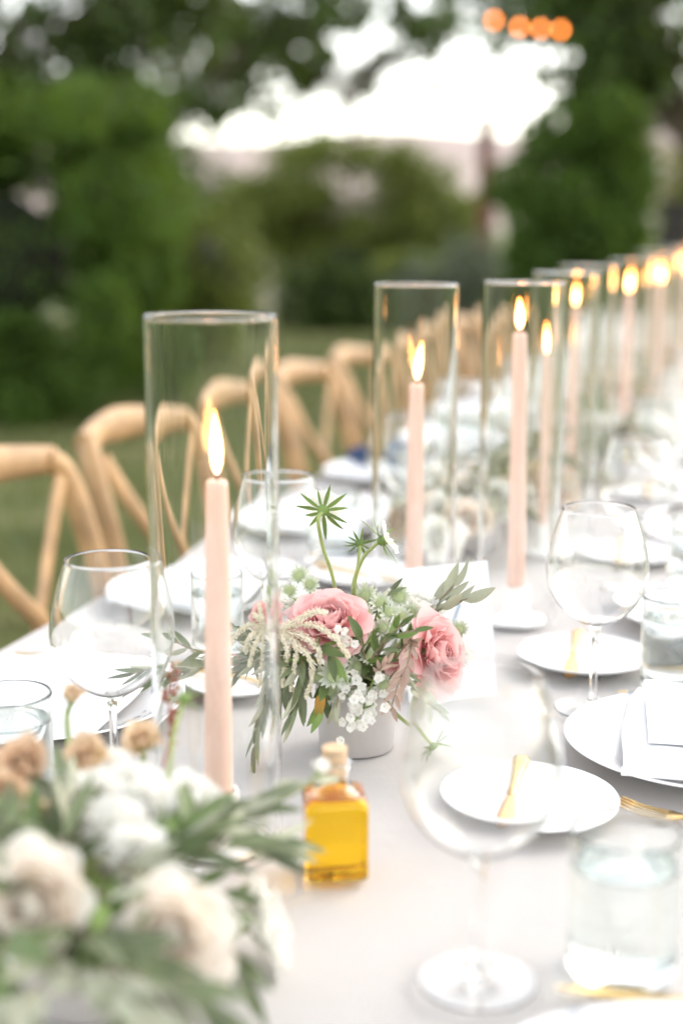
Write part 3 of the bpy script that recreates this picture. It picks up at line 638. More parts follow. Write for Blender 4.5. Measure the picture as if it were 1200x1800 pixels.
# ------------------------------------------------------------------ oil bottles
def ring(h, k, z, n=96):
    out = []
    for i in range(n):
        th = 2 * math.pi * (i + .5) / n; c, s = math.cos(th), math.sin(th); q = (abs(c) ** k + abs(s) ** k) ** (-1 / k); out.append((c * q * h, s * q * h, z))
    return out
def loft(b, rings_, n=96):
    for h, k, z in rings_: b.add(ring(h, k, z, n), [])
    m = len(rings_)
    for j in range(m - 1):
        for i in range(n): b.f.append((j * n + i, j * n + (i + 1) % n, (j + 1) * n + (i + 1) % n, (j + 1) * n + i)); b.m.append(0)
    b.f.append(tuple(range(n))[::-1]); b.m.append(0); b.f.append(tuple(range((m - 1) * n, m * n))); b.m.append(0)
outer = [(.010, 6, .0005), (.0175, 6, .0005), (.0188, 7, .0005), (.0212, 9, .001), (.0224, 12, .003), (.0226, 14, .0045), (.0226, 14, .02), (.0226, 14, .0535), (.0226, 14, .055), (.0224, 11, .0582), (.0206, 6, .0610), (.0155, 3, .0636), (.0118, 2.2, .0660), (.0106, 2, .069), (.0100, 2, .078), (.0122, 2, .0795), (.0125, 2, .082), (.0118, 2, .0845)]
inner = [(.0092, 2, .0845), (.0090, 2, .069), (.0104, 2.2, .0646), (.0142, 3, .0622), (.0190, 5, .0594), (.0208, 8, .0565), (.0211, 10, .053), (.0210, 10, .008), (.0195, 8, .0045), (.012, 6, .0038)]
b = MB(); loft(b, outer + inner); BOT = b.mesh('bottle_glass', M['glass'], True, True)
b = MB(); loft(b, [(.0125, 6, .0035), (.0198, 8, .0042), (.0213, 10, .0078), (.0214, 10, .053), (.0211, 8, .0567), (.0193, 5, .0596), (.0170, 4, .0610), (.0160, 4, .0609)]); OILM = b.mesh('oil', M['oil'], True, True)
b = MB(); b.lathe([(0, .074), (.0084, .074), (.0088, .086), (.0092, .0945), (.0088, .0955), (0, .0957)], 24); CORK = b.mesh('cork', M['cork'], True, True)
def bottle(p, rz, label):
    t = thing('oil_bottle', label, 'bottle', TR(V((p.x, p.y, TZ + .0003)), rz), 'oil bottles on the table'); link('bottle_glass', BOT, t); link('oil', OILM, t); link('cork', CORK, t)
bottle(at(588, 1532), R(6), 'square bottle of amber oil with cork beside the glass cylinder')
bottle(at(1150, 758), R(30), 'distant corked bottle of amber oil among the far place settings')

# ------------------------------------------------------------------ flower pieces
def petal(name, w, l, cup, curl, ruf, seed, m, point=0, back=0, nu=6, nv=7):
    """base at origin, blade rises along +z, hollow side faces -y (the flower's heart)"""
    r_ = random.Random(seed); ph = [r_.uniform(0, 6) for _ in range(4)]; b = MB()
    def f(u, v):
        x = (u - .5) * 2; hw = w * (.22 + .78 * math.sin(min(1, v * 1.15) * math.pi / 2)) * (1 - .55 * max(0, v - .72) ** 1.2 / .28 ** 1.2 * (.5 + point * .5))
        z = l * (v - .16 * x * x * v * v) * (1 + point * .12 * (1 - abs(x)) * v)
        y = -cup * w * x * x * (.3 + .7 * v) - cup * l * .55 * v * v + cup * l * .35 * v
        y += curl * l * max(0, v - .55) ** 2 * 2.2 * (1 + .35 * math.sin(3 * x + ph[0])) + back * l * v * v
        y += ruf * l * v * v * (math.sin(x * 4.2 + ph[1]) * .6 + .4 * math.sin(x * 8.5 + ph[2])) ; z += ruf * l * .5 * v * math.sin(x * 5 + ph[3])
        return (x * hw, y, z)
    b.grid(f, nu, nv); return b.mesh(name, m)
def petal_set(m, key, ruf=1.0):
    return {'in': [petal('petal', .46, .9, .95, .05, .05 * ruf, key + i, m) for i in range(3)],
            'mid': [petal('petal', .56, 1.0, .62, .30, .045 * ruf, key + 10 + i, m) for i in range(3)],
            'out': [petal('petal', .66, 1.05, .34, .55, .05 * ruf, key + 20 + i, m, .3) for i in range(3)]}
PS = {k: petal_set(M[m], i * 100, r) for i, (k, m, r) in enumerate((('pink', 'rose', 1), ('cream', 'creamrose', 1.2), ('white', 'white', 1.6), ('peach', 'peach', 1), ('tan', 'tan', 1.4)))}
def rose_mats(kind, Rr, n, open_, seed):
    """(mesh, matrix) for each petal of a bloom of radius Rr facing +z"""
    r_ = random.Random(seed); out = []
    for i in range(n):
        s = (i + .5) / n; key = 'in' if s < .36 else ('mid' if s < .7 else 'out')
        ang = i * 2.39996 + r_.uniform(-.22, .22); tilt = R(4) + (R(74) * open_) * s ** 1.15 + R(r_.uniform(-5, 5))
        ln = Rr * (.52 + .45 * s) * r_.uniform(.93, 1.07); rad = Rr * (.03 + .20 * s)
        mx = Matrix.Rotation(ang, 4, 'Z') @ Matrix.Translation((0, rad, -Rr * (.12 + .25 * s * open_))) @ Matrix.Rotation(-tilt, 4, 'X') @ Matrix.Rotation(r_.uniform(-.25, .25) * (1 - s), 4, 'Y') @ Matrix.Diagonal((ln * r_.uniform(.92, 1.1), ln, ln, 1))
        out.append((r_.choice(PS[kind][key]), mx))
    return out
LEAFM = None
def leaf_obj(name, L_, w, fold, bend, mt, mb, n=6, twist=0):
    """lance leaf along +y, upper face +z (mt) and lower face (mb), 0.35 mm thick"""
    b = MB()
    def pt_(x, v, dz):
        hw = w * math.sin(math.pi * min(1, v ** .8 * .96 + .03)) ** .75; y = L_ * v; z = fold * abs(x) * hw - bend * L_ * v * v
        tw = twist * v; xx = x * hw
        return (xx * math.cos(tw), y, z + xx * math.sin(tw) + dz)
    for dz, m, s in ((.005, 0, 1), (-.005, 1, -1)):
        b.grid(lambda u, v: pt_((u - .5) * 2 * s, v, dz if 0 < u < 1 else 0), 2, n, m)
    return b.mesh(name, [mt, mb])
OL = [leaf_obj('leaf', 1, .098 + .012 * i, .5, .12 * (i - .7), M['leaf'], M['leafb'], 6, .3 * (i - 1)) for i in range(3)]
DL = [leaf_obj('leaf', 1, .15 + .02 * i, .35, .16 * i, M['dgreen'], M['green'], 6, .2 * (i - 1)) for i in range(3)]
SL = [leaf_obj('leaf', 1, .13 + .02 * i, .35, .14 * i, M['leafb'], M['leafb'], 6, .3 * (i - 1)) for i in range(3)]
YL = leaf_obj('leaf', 1, .17, .35, .1, M['yellowleaf'], M['yellowleaf'], 6)
SEP = [leaf_obj('sepal', 1, .075, .4, .25 * (i - .6), M['green'], M['green'], 5) for i in range(3)]
def frame(p, d, nrm):                   # y along d, z near nrm
    d = V(d).normalized(); x = d.cross(V(nrm)); x = x.normalized() if x.length > 1e-5 else d.orthogonal().normalized(); z = x.cross(d)
    return Matrix(((x.x, d.x, z.x, p[0]), (x.y, d.y, z.y, p[1]), (x.z, d.z, z.z, p[2]), (0, 0, 0, 1)))
def stem_part(t, mx, pts, r0, r1=None, m='stem', name='stem'):
    inv = mx.inverted(); b = MB(); b.tube([inv @ V(p) for p in pts], r0, r1, 7); return b.build(name, M[m], t)
def bloom(kind, c, d, Rr, n, open_, label, cat, seed, name='rose', group=None, root=None, sepals=5, joined=False):
    mx = aim(c, d, seed * .7); t = thing(name, label, cat, mx, group)
    for me, pm in rose_mats(kind, Rr, n, open_, seed): link('petal', me, t, pm)
    for i in range(sepals):
        a = i * 2 * math.pi / sepals; dd = V((math.cos(a), math.sin(a), .25 - .9 * (1 - open_)*-1)); link('sepal', SEP[i % 3], t, frame((0, 0, -Rr * .42), (dd.x, dd.y, .1 + 1.2 * (1 - open_)), (0, 0, -1)) @ Matrix.Diagonal((Rr * .8,) * 3 + (1,)))
    if root is not None:
        e = mx @ V((0, 0, -Rr * .4)); q = mx @ V((0, 0, -Rr * 1.4)); stem_part(t, mx, cr([root, (q + V(root)) * .5 + (q - V(root)) * .12, q, e], 5), .0022, .002)
    return t
def sprig(pts, n, leaf, L_, label, seed, name='olive_sprig', cat='foliage', group=None, ang=38, r=.0013, twig='twig', start=.12, sag=.25, up=(0, 0, 1), jl=.25):
    r_ = random.Random(seed); path = cr(pts, 8); k = len(path); t = thing(name, label, cat, V(path[0]), group); mx = Matrix.Translation(path[0])
    stem_part(t, mx, path, r, r * .45, twig)
    for i in range(n):
        s = start + (1 - start) * (i + .5 * (i % 2)) / n; j = min(k - 2, int(s * (k - 1))); p = path[j]; tg = (path[j + 1] - path[max(0, j - 1)]).normalized()
        u = V(up); side = tg.cross(u); side = side.normalized() if side.length > 1e-4 else tg.orthogonal().normalized(); w = side.cross(tg)
        sg = 1 if i % 2 else -1; roll = r_.uniform(-.9, .9); sd_ = side * (sg * math.cos(roll)) + w * math.sin(roll)
        a = R(ang + r_.uniform(-14, 14)) if i < n - 1 else R(5)
        d = tg * math.cos(a) + sd_ * math.sin(a) - V((0, 0, sag * r_.uniform(.2, 1)))
        nr_ = (w * .5 + V((0, -.9, .5)) + V((r_.uniform(-.6, .6), r_.uniform(-.6, .6), r_.uniform(-.5, .5)))).normalized()
        if r_.random() < .33: nr_ = -nr_
        sc = L_ * (1 - jl * r_.random()) * (1 - .3 * max(0, s - .7))
        link('leaf', r_.choice(leaf), t, Matrix.Translation(-V(path[0])) @ frame(p, d, nr_) @ Matrix.Diagonal((sc, sc, sc, 1)))
    return t
# astrantia: a dome of tiny florets on a star of papery bracts
BR = [leaf_obj('bract', 1, .17, .3, -.12 * i, M['astr'], M['astr'], 5) for i in range(3)]
ad = MB(); 
for i in range(70):
    s = i / 70; a = i * 2.39996; rr = .42 * math.sqrt(s); z = .30 * math.sqrt(max(0, 1 - (rr / .46) ** 2)); ad.blob((rr * math.cos(a), rr * math.sin(a), z), .045, 0, (1, 1, 1.3))
ad.lathe([(0, -.05), (.3, -.02), (.44, .06), (.3, .2), (0, .27)], 12)
ADOME = ad.mesh('floret_dome', M['astrc'])
def astrantia(c, d, r, label, seed, root=None, group='astrantia heads in the posy'):
    mx = aim(c, d, seed); t = thing('astrantia', label, 'flower', mx, group); r_ = random.Random(seed)
    link('floret_dome', ADOME, t, Matrix.Diagonal((r,) * 3 + (1,)))
    for i in range(15):
        a = i * 2 * math.pi / 15 + r_.uniform(-.08, .08); L_ = r * r_.uniform(.9, 1.08)
        link('bract', BR[i % 3], t, frame((0, 0, -.02 * r), (math.cos(a), math.sin(a), .22 + r_.uniform(-.1, .12)), (0, 0, 1)) @ Matrix.Diagonal((L_, L_, L_, 1)))
    if root is not None: stem_part(t, mx, cr([root, (V(root) + V(c)) * .5 + V((0, 0, .006)), mx @ V((0, 0, -.3 * r))], 5), .0011, .0009)
    return t
# statice: clusters of small white cups
fl = MB()
for i in range(5):
    a = i * 2 * math.pi / 5; q = petal('tmp', .55, 1, .3, .5, .12, 700 + i, M['white'], 0, 0, 3, 3)
    fl.addmesh(q, Matrix.Rotation(a, 4, 'Z') @ Matrix.Translation((0, .12, 0)) @ Matrix.Rotation(-R(48), 4, 'X')); bpy.data.meshes.remove(q)
FLOR = fl.mesh('floret', M['white'])
def statice(pts, n, label, seed, spread=.009, size=.0042, group='white statice clusters in the posy'):
    r_ = random.Random(seed); path = cr(pts, 6); t = thing('statice', label, 'flower', V(path[0]), group); mx = Matrix.Translation(path[0]); stem_part(t, mx, path, .0011, .0008, 'green')
    for i in range(n):
        s = .35 + .65 * i / n; p = path[min(len(path) - 1, int(s * (len(path) - 1)))] + V((r_.uniform(-1, 1), r_.uniform(-1.2, .4), r_.uniform(-1, 1))) * spread
        d = V((r_.uniform(-.7, .7), -.9, r_.uniform(-.2, .9))); sc = size * r_.uniform(.8, 1.25)
        link('floret', FLOR, t, Matrix.Translation(-V(path[0])) @ aim(p, d, r_.uniform(0, 6)) @ Matrix.Diagonal((sc, sc, sc, 1)))
    return t
# scabiosa: nodding head of narrow green bracts, white ruffled petals beyond
SPET = [petal('petal', .4, 1, .15, .3, .14, 800 + i, M['white'], 0, 0, 5, 4) for i in range(3)]
sc_ = MB(); sc_.lathe([(0, -.34), (.1, -.33), (.26, -.2), (.36, 0), (.3, .12), (0, .2)], 14)
for i in range(46):
    s = i / 46; a = i * 2.39996; rr = .34 * math.sqrt(1 - s * .98); z = -.3 * s; sc_.blob(((rr) * math.cos(a), rr * math.sin(a), z), .05, 0)
SCAL = sc_.mesh('calyx', M['green'])
def scabiosa(c, d, r, stem_pts, label, seed, petals=9, bracts=11, blen=1.0):
    mx = aim(c, d, seed); t = thing('scabiosa', label, 'flower', mx, 'scabiosa heads in the posy'); r_ = random.Random(seed)
    link('calyx', SCAL, t, Matrix.Diagonal((r * .75,) * 3 + (1,)))
    for i in range(bracts):
        a = i * 2 * math.pi / bracts + r_.uniform(-.12, .12); L_ = r * r_.uniform(.75, 1.15) * blen
        link('sepal', SEP[i % 3], t, frame((.16 * r * math.cos(a), .16 * r * math.sin(a), -.02 * r), (math.cos(a), math.sin(a), r_.uniform(-.25, .35)), (0, 0, -1)) @ Matrix.Diagonal((L_ * 1.1, L_, L_, 1)))
    for i in range(petals):
        a = i * 2 * math.pi / petals; mp_ = Matrix.Rotation(a, 4, 'Z') @ Matrix.Translation((0, .15 * r, .12 * r)) @ Matrix.Rotation(-R(62 + r_.uniform(-8, 8)), 4, 'X') @ Matrix.Diagonal((r * .85, r * .7, r * .7, 1)); link('petal', SPET[i % 3], t, mp_)
    stem_part(t, mx, cr(list(stem_pts) + [mx @ V((0, 0, -.22 * r))], 7), .0017, .0015); return t
# cream amaranth tassel strands
def strand(pts, r, seed):
    r_ = random.Random(seed); path = cr(pts, 9); b = MB(); b.tube(path, r * .5, r * .25, 5); k = len(path)
    for i in range(k):
        for j in range(13):
            s = i / k; rr = r * (1 - .45 * s); a = r_.uniform(0, 6.283); p = path[i].lerp(path[min(i + 1, k - 1)], r_.random())
            b.blob(p + V((math.cos(a), math.sin(a) * .8, math.sin(a))) * rr * r_.uniform(.5, 1.45), r * r_.uniform(.22, .5))
    return b
def tassel(paths, label, seed, r=.0023):
    t = thing('amaranth_tassel', label, 'flower', V((0, 0, 0)), None); o = V(paths[0][0]); t.matrix_basis = Matrix.Translation(o)
    for i, p in enumerate(paths): b = strand([V(q) - o for q in p], r, seed + i); b.build('strand', M['tassel'], t)
# oat spike
SPK = leaf_obj('spikelet', 1, .15, .5, -.05, M['oat'], M['oat'], 4)
def oats(pts, n, L_, label, seed):
    r_ = random.Random(seed); path = cr(pts, 8); t = thing('oat_spike', label, 'grass', V(path[0]), 'pink brown oat spikes in the posy'); mx = Matrix.Translation(path[0]); stem_part(t, mx, path, .0009, .0006, 'twig')
    for i in range(n):
        s = .25 + .75 * i / n; j = min(len(path) - 2, int(s * (len(path) - 1))); tg = (path[j + 1] - path[j]).normalized(); side = tg.cross(V((0, 1, 0))).normalized() * (1 if i % 2 else -1)
        d = tg + side * .55 + V((0, -.15 * r_.random(), 0)); link('spikelet', SPK, t, Matrix.Translation(-V(path[0])) @ frame(path[j], d, (0, -1, r_.uniform(-.3, .3))) @ Matrix.Diagonal((L_, L_, L_, 1)))

# ------------------------------------------------------------------ the pink posy
PD = 1.222; pc = V((.0135, PD, TZ))
pt_ = thing('flower_pot', 'pale grey tapered pot holding the pink rose posy', 'pot', TR(pc + V((0, 0, .0003))))
b = MB(); b.lathe([(0, 0), (.0325, 0), (.0335, .001), (.0375, .060), (.0385, .066), (.0382, .0672), (.0362, .0672), (.0355, .060), (.033, .012), (0, .01)], 48); b.build('vessel', M['pot'], pt_, True, True)
b = MB(); b.lathe([(0, .0535), (.0352, .0535)], 24); b.build('moss_fill', M['core'], pt_)
RT0 = pc + V((0, 0, .06))
def rp(dx=0, dy=0): return RT0 + V((dx, dy, 0))
bloom('pink', P(580, 1092, 1.172), (.06, -.52, .85), .0335, 46, 1.0, 'large open pink rose above the tassels in the grey pot', 'rose', 3, root=rp(-.008, -.01), group='pink roses in the posy')
bloom('pink', P(768, 1147, 1.180), (.66, -.62, .30), .0335, 46, 1.0, 'open pink rose facing the white table card side of the pot', 'rose', 5, root=rp(.012, -.01), group='pink roses in the posy')
bloom('pink', P(474, 1082, 1.225), (-.3, -.6, .7), .015, 26, .8, 'pink rose half hidden behind the tassels and glass cylinder', 'rose', 8, root=rp(-.014, 0), group='pink roses in the posy')
bloom('pink', P(694, 1165, 1.175), (-.2, -.85, -.2), .013, 12, .35, 'small furled pink rosebud under the dark olive leaves', 'rosebud', 9, name='rosebud', root=rp(.006, -.012))
bloom('white', P(737, 1068, 1.235), (.35, -.3, .85), .024, 24, .75, 'creamy white bloom between pink rose and table card', 'flower', 12, name='white_bloom', root=rp(.014, .006))
bloom('white', P(815, 1150, 1.235), (.8, -.2, .4), .018, 20, .75, 'small white bloom peeking out behind the far pink rose', 'flower', 13, name='white_bloom', root=rp(.016, .004))
bloom('white', P(512, 1060, 1.26), (-.3, -.2, .9), .018, 18, .7, 'small white bloom behind the large open pink rose', 'flower', 14, name='white_bloom', root=rp(-.01, .008))
bloom('pink', P(428, 1165, 1.25), (-.8, -.4, .1), .011, 12, .4, 'tiny pink rosebud among olive leaves beside the glass cylinder', 'rosebud', 15, name='rosebud', root=rp(-.02, 0))
scabiosa(P(568, 897, 1.20), (.12, .92, .22), .0205, [rp(-.006, .002), P(588, 1030, 1.205), P(568, 965, 1.20), P(559, 915, 1.193)], 'tallest scabiosa on a curved stem, green bracts spread like a star', 3)
scabiosa(P(672, 950, 1.20), (.80, .05, .42), .0195, [rp(.0, .004), P(622, 1042, 1.21), P(636, 985, 1.205), P(655, 962, 1.20)], 'white scabiosa tilted toward the table card on a bent stem', 5, 9, 9, 1.25)
scabiosa(P(632, 955, 1.27), (-.1, .8, .45), .0165, [rp(.002, .01), P(620, 1045, 1.24), P(628, 1000, 1.26)], 'scabiosa seed head standing behind the tilted white scabiosa', 7, 0, 12, .9)
scabiosa(P(756, 1312, 1.135), (.55, -.1, -.75), .0185, [rp(.02, -.012), P(690, 1248, 1.165), P(725, 1280, 1.15), P(745, 1300, 1.14)], 'scabiosa hanging low beside the pot near the tablecloth', 9, 0, 13, 1.0)
AST = [(588, 1188, 1.142, .0120, 'beside the turning yellow leaf'), (577, 1216, 1.150, .0100, 'lowest of the posy above the pot rim'), (642, 1050, 1.215, .0105, 'at the foot of the bent scabiosa stem'), (700, 1050, 1.22, .0100, 'under the tilted white scabiosa'), (722, 1078, 1.205, .0085, 'touching the creamy white bloom'),
       (526, 1013, 1.25, .0085, 'standing apart behind the large rose'), (684, 1078, 1.195, .0080, 'above the dark olive leaves'), (628, 1172, 1.16, .0085, 'under the large rose petals'), (806, 1108, 1.215, .0085, 'beside the rose that faces the table card'), (672, 1105, 1.185, .0085, 'between the two large roses'), (655, 1130, 1.175, .0080, 'among statice between the large roses'), (508, 1040, 1.25, .0075, 'behind tassels and large rose'), (605, 1215, 1.16, .0085, 'over the front rim of the pot'), (640, 1078, 1.20, .0085, 'right behind the upper petals of the large rose'), (668, 1062, 1.21, .009, 'leaning on the bent scabiosa stem'), (648, 1155, 1.16, .008, 'in the shade of the dark leathery sprig'), (705, 1085, 1.195, .0085, 'between creamy bloom and dark sprig'), (560, 1190, 1.15, .0085, 'half hidden by the longest tassel'), (675, 1205, 1.15, .008, 'just under the furled pink rosebud'), (545, 1028, 1.235, .0075, 'peeping over the top of the large rose')]
for i, (x, y, d, r, w) in enumerate(AST):
    astrantia(P(x, y, d), (rnd.uniform(-.35, .35), -.75, rnd.uniform(.35, .9)), r * 1.3, 'greenish white astrantia star ' + w, 20 + i, rp(rnd.uniform(-.015, .015), rnd.uniform(-.01, .012)))
STA = [([rp(-.004, -.014), P(600, 1150, 1.16), P(612, 1105, 1.148)], 17, .0075, .0036, 'on the lower petal edge of the large rose'), ([rp(.002, -.016), P(640, 1225, 1.155), P(665, 1180, 1.14)], 12, .008, .0042, 'just under the oat spikes'), ([rp(.0, -.018), P(612, 1208, 1.15), P(618, 1190, 1.145)], 10, .009, .0042, 'in the middle front of the posy'),
       ([rp(.0, -.02), P(655, 1235, 1.14), P(640, 1245, 1.135)], 14, .0115, .0044, 'over the pot rim'), ([rp(.0, -.02), P(640, 1240, 1.14), P(612, 1282, 1.135)], 22, .0095, .0044, 'hanging lowest across the pot')]
for i, (p, n_, sp_, sz, w) in enumerate(STA): statice(p, n_, 'cluster of tiny white statice cups ' + w, 40 + i, sp_, sz)
tassel([[P(490, 1108, 1.17), P(545, 1098, 1.15), P(590, 1122, 1.135), P(612, 1155, 1.135)], [P(490, 1108, 1.17), P(520, 1130, 1.15), P(518, 1170, 1.145), P(512, 1212, 1.145)], [P(492, 1108, 1.17), P(535, 1120, 1.145), P(558, 1140, 1.14), P(562, 1165, 1.14)], [P(505, 1120, 1.16), P(540, 1150, 1.14), P(548, 1185, 1.138), P(538, 1225, 1.138)],
        [P(490, 1108, 1.17), P(505, 1140, 1.15), P(500, 1175, 1.15), P(497, 1205, 1.15)], [P(495, 1105, 1.165), P(530, 1085, 1.145), P(555, 1075, 1.135), P(572, 1077, 1.133)]], 'cream amaranth tassels trailing across the large pink rose', 60)
tassel([[P(478, 1105, 1.19), P(450, 1098, 1.19), P(424, 1110, 1.2), P(408, 1132, 1.2)], [P(478, 1105, 1.19), P(452, 1115, 1.18), P(440, 1130, 1.18), P(438, 1145, 1.18)], [P(478, 1105, 1.18), P(462, 1125, 1.17), P(450, 1150, 1.17), P(445, 1168, 1.17)], [P(480, 1105, 1.18), P(476, 1140, 1.165), P(472, 1180, 1.165), P(465, 1205, 1.165)], [P(480, 1100, 1.18), P(465, 1085, 1.18), P(455, 1080, 1.18)], [P(480, 1100, 1.18), P(474, 1080, 1.19), P(468, 1062, 1.2)]],
       'cream amaranth tassels spreading behind the rim of the glass cylinder', 80)
oats([rp(.012, -.012), P(700, 1150, 1.16), P(722, 1125, 1.15), P(716, 1165, 1.13), P(700, 1200, 1.13), P(686, 1250, 1.135)], 22, .0155, 'drooping pink brown oat spike beside the far pink rose', 90)
oats([rp(.008, -.014), P(665, 1190, 1.15), P(668, 1175, 1.14), P(682, 1165, 1.138)], 10, .013, 'short pink brown oat spike over the white statice', 91)
# olive sprigs
SG = 'olive sprigs in the posy'
def sp(pts, n, leaf, L_, w, seed, **k): sprig(pts, n, leaf, L_, w, seed, group=SG, **k)
sp([rp(-.02, -.012), P(520, 1150, 1.165), P(500, 1215, 1.16), P(470, 1260, 1.165), P(452, 1330, 1.165)], 26, OL, .034, 'long olive sprig drooping to the cloth by the glass cylinder', 1, ang=24, sag=.5)
sp([rp(-.015, -.016), P(535, 1160, 1.155), P(530, 1215, 1.145), P(512, 1265, 1.145)], 20, OL, .033, 'olive sprig hanging down the pot under the tassels', 2, ang=26, sag=.5)
sp([rp(-.02, -.01), P(510, 1160, 1.17), P(485, 1200, 1.17), P(470, 1250, 1.175)], 18, OL, .034, 'olive sprig hanging behind the edge of the glass cylinder', 3, ang=26, sag=.5)
sp([rp(-.02, 0), P(500, 1130, 1.20), P(460, 1120, 1.21), P(415, 1100, 1.215)], 18, OL, .03, 'olive sprig reaching sideways behind the cream tassels', 4, ang=44, sag=.1)
sp([rp(-.02, 0), P(500, 1150, 1.20), P(450, 1165, 1.21), P(405, 1185, 1.215)], 18, OL, .031, 'olive sprig reaching out low behind the pink candle', 5, ang=40, sag=.2)
sp([rp(-.02, .004), P(480, 1160, 1.23), P(400, 1165, 1.25), P(320, 1180, 1.25), P(235, 1195, 1.24)], 26, OL, .038, 'longest olive sprig stretching past the candle toward the wine glass', 6, ang=30, sag=.1)
sp([rp(-.02, .004), P(480, 1150, 1.23), P(400, 1150, 1.26), P(330, 1140, 1.27), P(290, 1125, 1.27)], 13, OL, .036, 'thin olive sprig arching behind the pink candle', 7, ang=32, sag=.1)
sp([rp(.002, -.012), P(655, 1155, 1.15), P(680, 1120, 1.135), P(712, 1095, 1.125)], 9, DL, .025, 'dark leathery sprig set between the two large roses', 8, ang=42, sag=0)
sp([rp(.002, -.012), P(665, 1150, 1.15), P(690, 1118, 1.13), P(735, 1108, 1.125)], 6, DL, .024, 'dark sprig crossing the edge of the rose facing the card', 9, ang=30, sag=0)
sp([rp(.012, .004), P(740, 1090, 1.235), P(770, 1058, 1.24), P(800, 1025, 1.24)], 8, SL, .038, 'silvery leaf sprig rising in front of the table card', 10, ang=26, sag=-.1)
sp([rp(.012, .004), P(745, 1095, 1.235), P(780, 1068, 1.23), P(822, 1052, 1.225)], 6, SL, .036, 'silvery leaf sprig pointing along the table card', 11, ang=22, sag=-.05)
sp([rp(.014, -.012), P(720, 1200, 1.15), P(735, 1225, 1.135), P(770, 1250, 1.12)], 10, SL, .024, 'thin leafy sprig under the rose facing the card', 12, ang=30, sag=.3)
sp([rp(-.008, -.018), P(572, 1200, 1.15), P(566, 1225, 1.14), P(560, 1250, 1.138)], 7, DL, .028, 'dark leaves hanging over the front rim of the pot', 13, ang=26, sag=.6)
sp([rp(-.004, -.018), P(600, 1215, 1.15), P(592, 1235, 1.14), P(590, 1250, 1.138)], 7, SL, .022, 'pale leaves hanging beside the lowest astrantia', 14, ang=34, sag=.6)
sp([rp(.0, -.012), P(640, 1180, 1.165), P(640, 1150, 1.155), P(632, 1120, 1.15)], 10, DL, .026, 'dark leaves standing behind the front statice', 15, ang=40, sag=.1)
sp([rp(-.01, -.014), P(548, 1150, 1.155), P(570, 1140, 1.145), P(590, 1165, 1.14)], 7, DL, .031, 'broad dark leaves tucked under the large pink rose', 16, ang=24, sag=.4)
sp([rp(.008, -.014), P(690, 1190, 1.155), P(705, 1180, 1.145), P(720, 1195, 1.14)], 9, OL, .022, 'small olive sprig behind the oat spikes', 17, ang=44, sag=.2)
sp([rp(.002, .006), P(640, 1080, 1.21), P(668, 1060, 1.215), P(690, 1035, 1.22)], 9, OL, .022, 'fine green sprig among the astrantia behind the roses', 18, ang=40, sag=0)
sp([rp(-.004, 0), P(610, 1150, 1.19), P(640, 1120, 1.19), P(660, 1090, 1.195)], 12, DL, .022, 'leafy sprig filling the gap between the roses', 19, ang=44, sag=.1)
sp([rp(.006, -.006), P(690, 1170, 1.18), P(715, 1150, 1.18), P(720, 1130, 1.18)], 10, DL, .024, 'leafy sprig behind the furled pink bud', 20, ang=44, sag=.1)
yl = link('turning_leaf', YL, None, frame(P(566, 1216, 1.138), (-.18, -.12, -1), (0, -1, .1)) @ Matrix.Diagonal((.026, .026, .026, 1)))
tag(yl, 'leaf turning yellow and orange hanging over the grey pot', 'leaf')

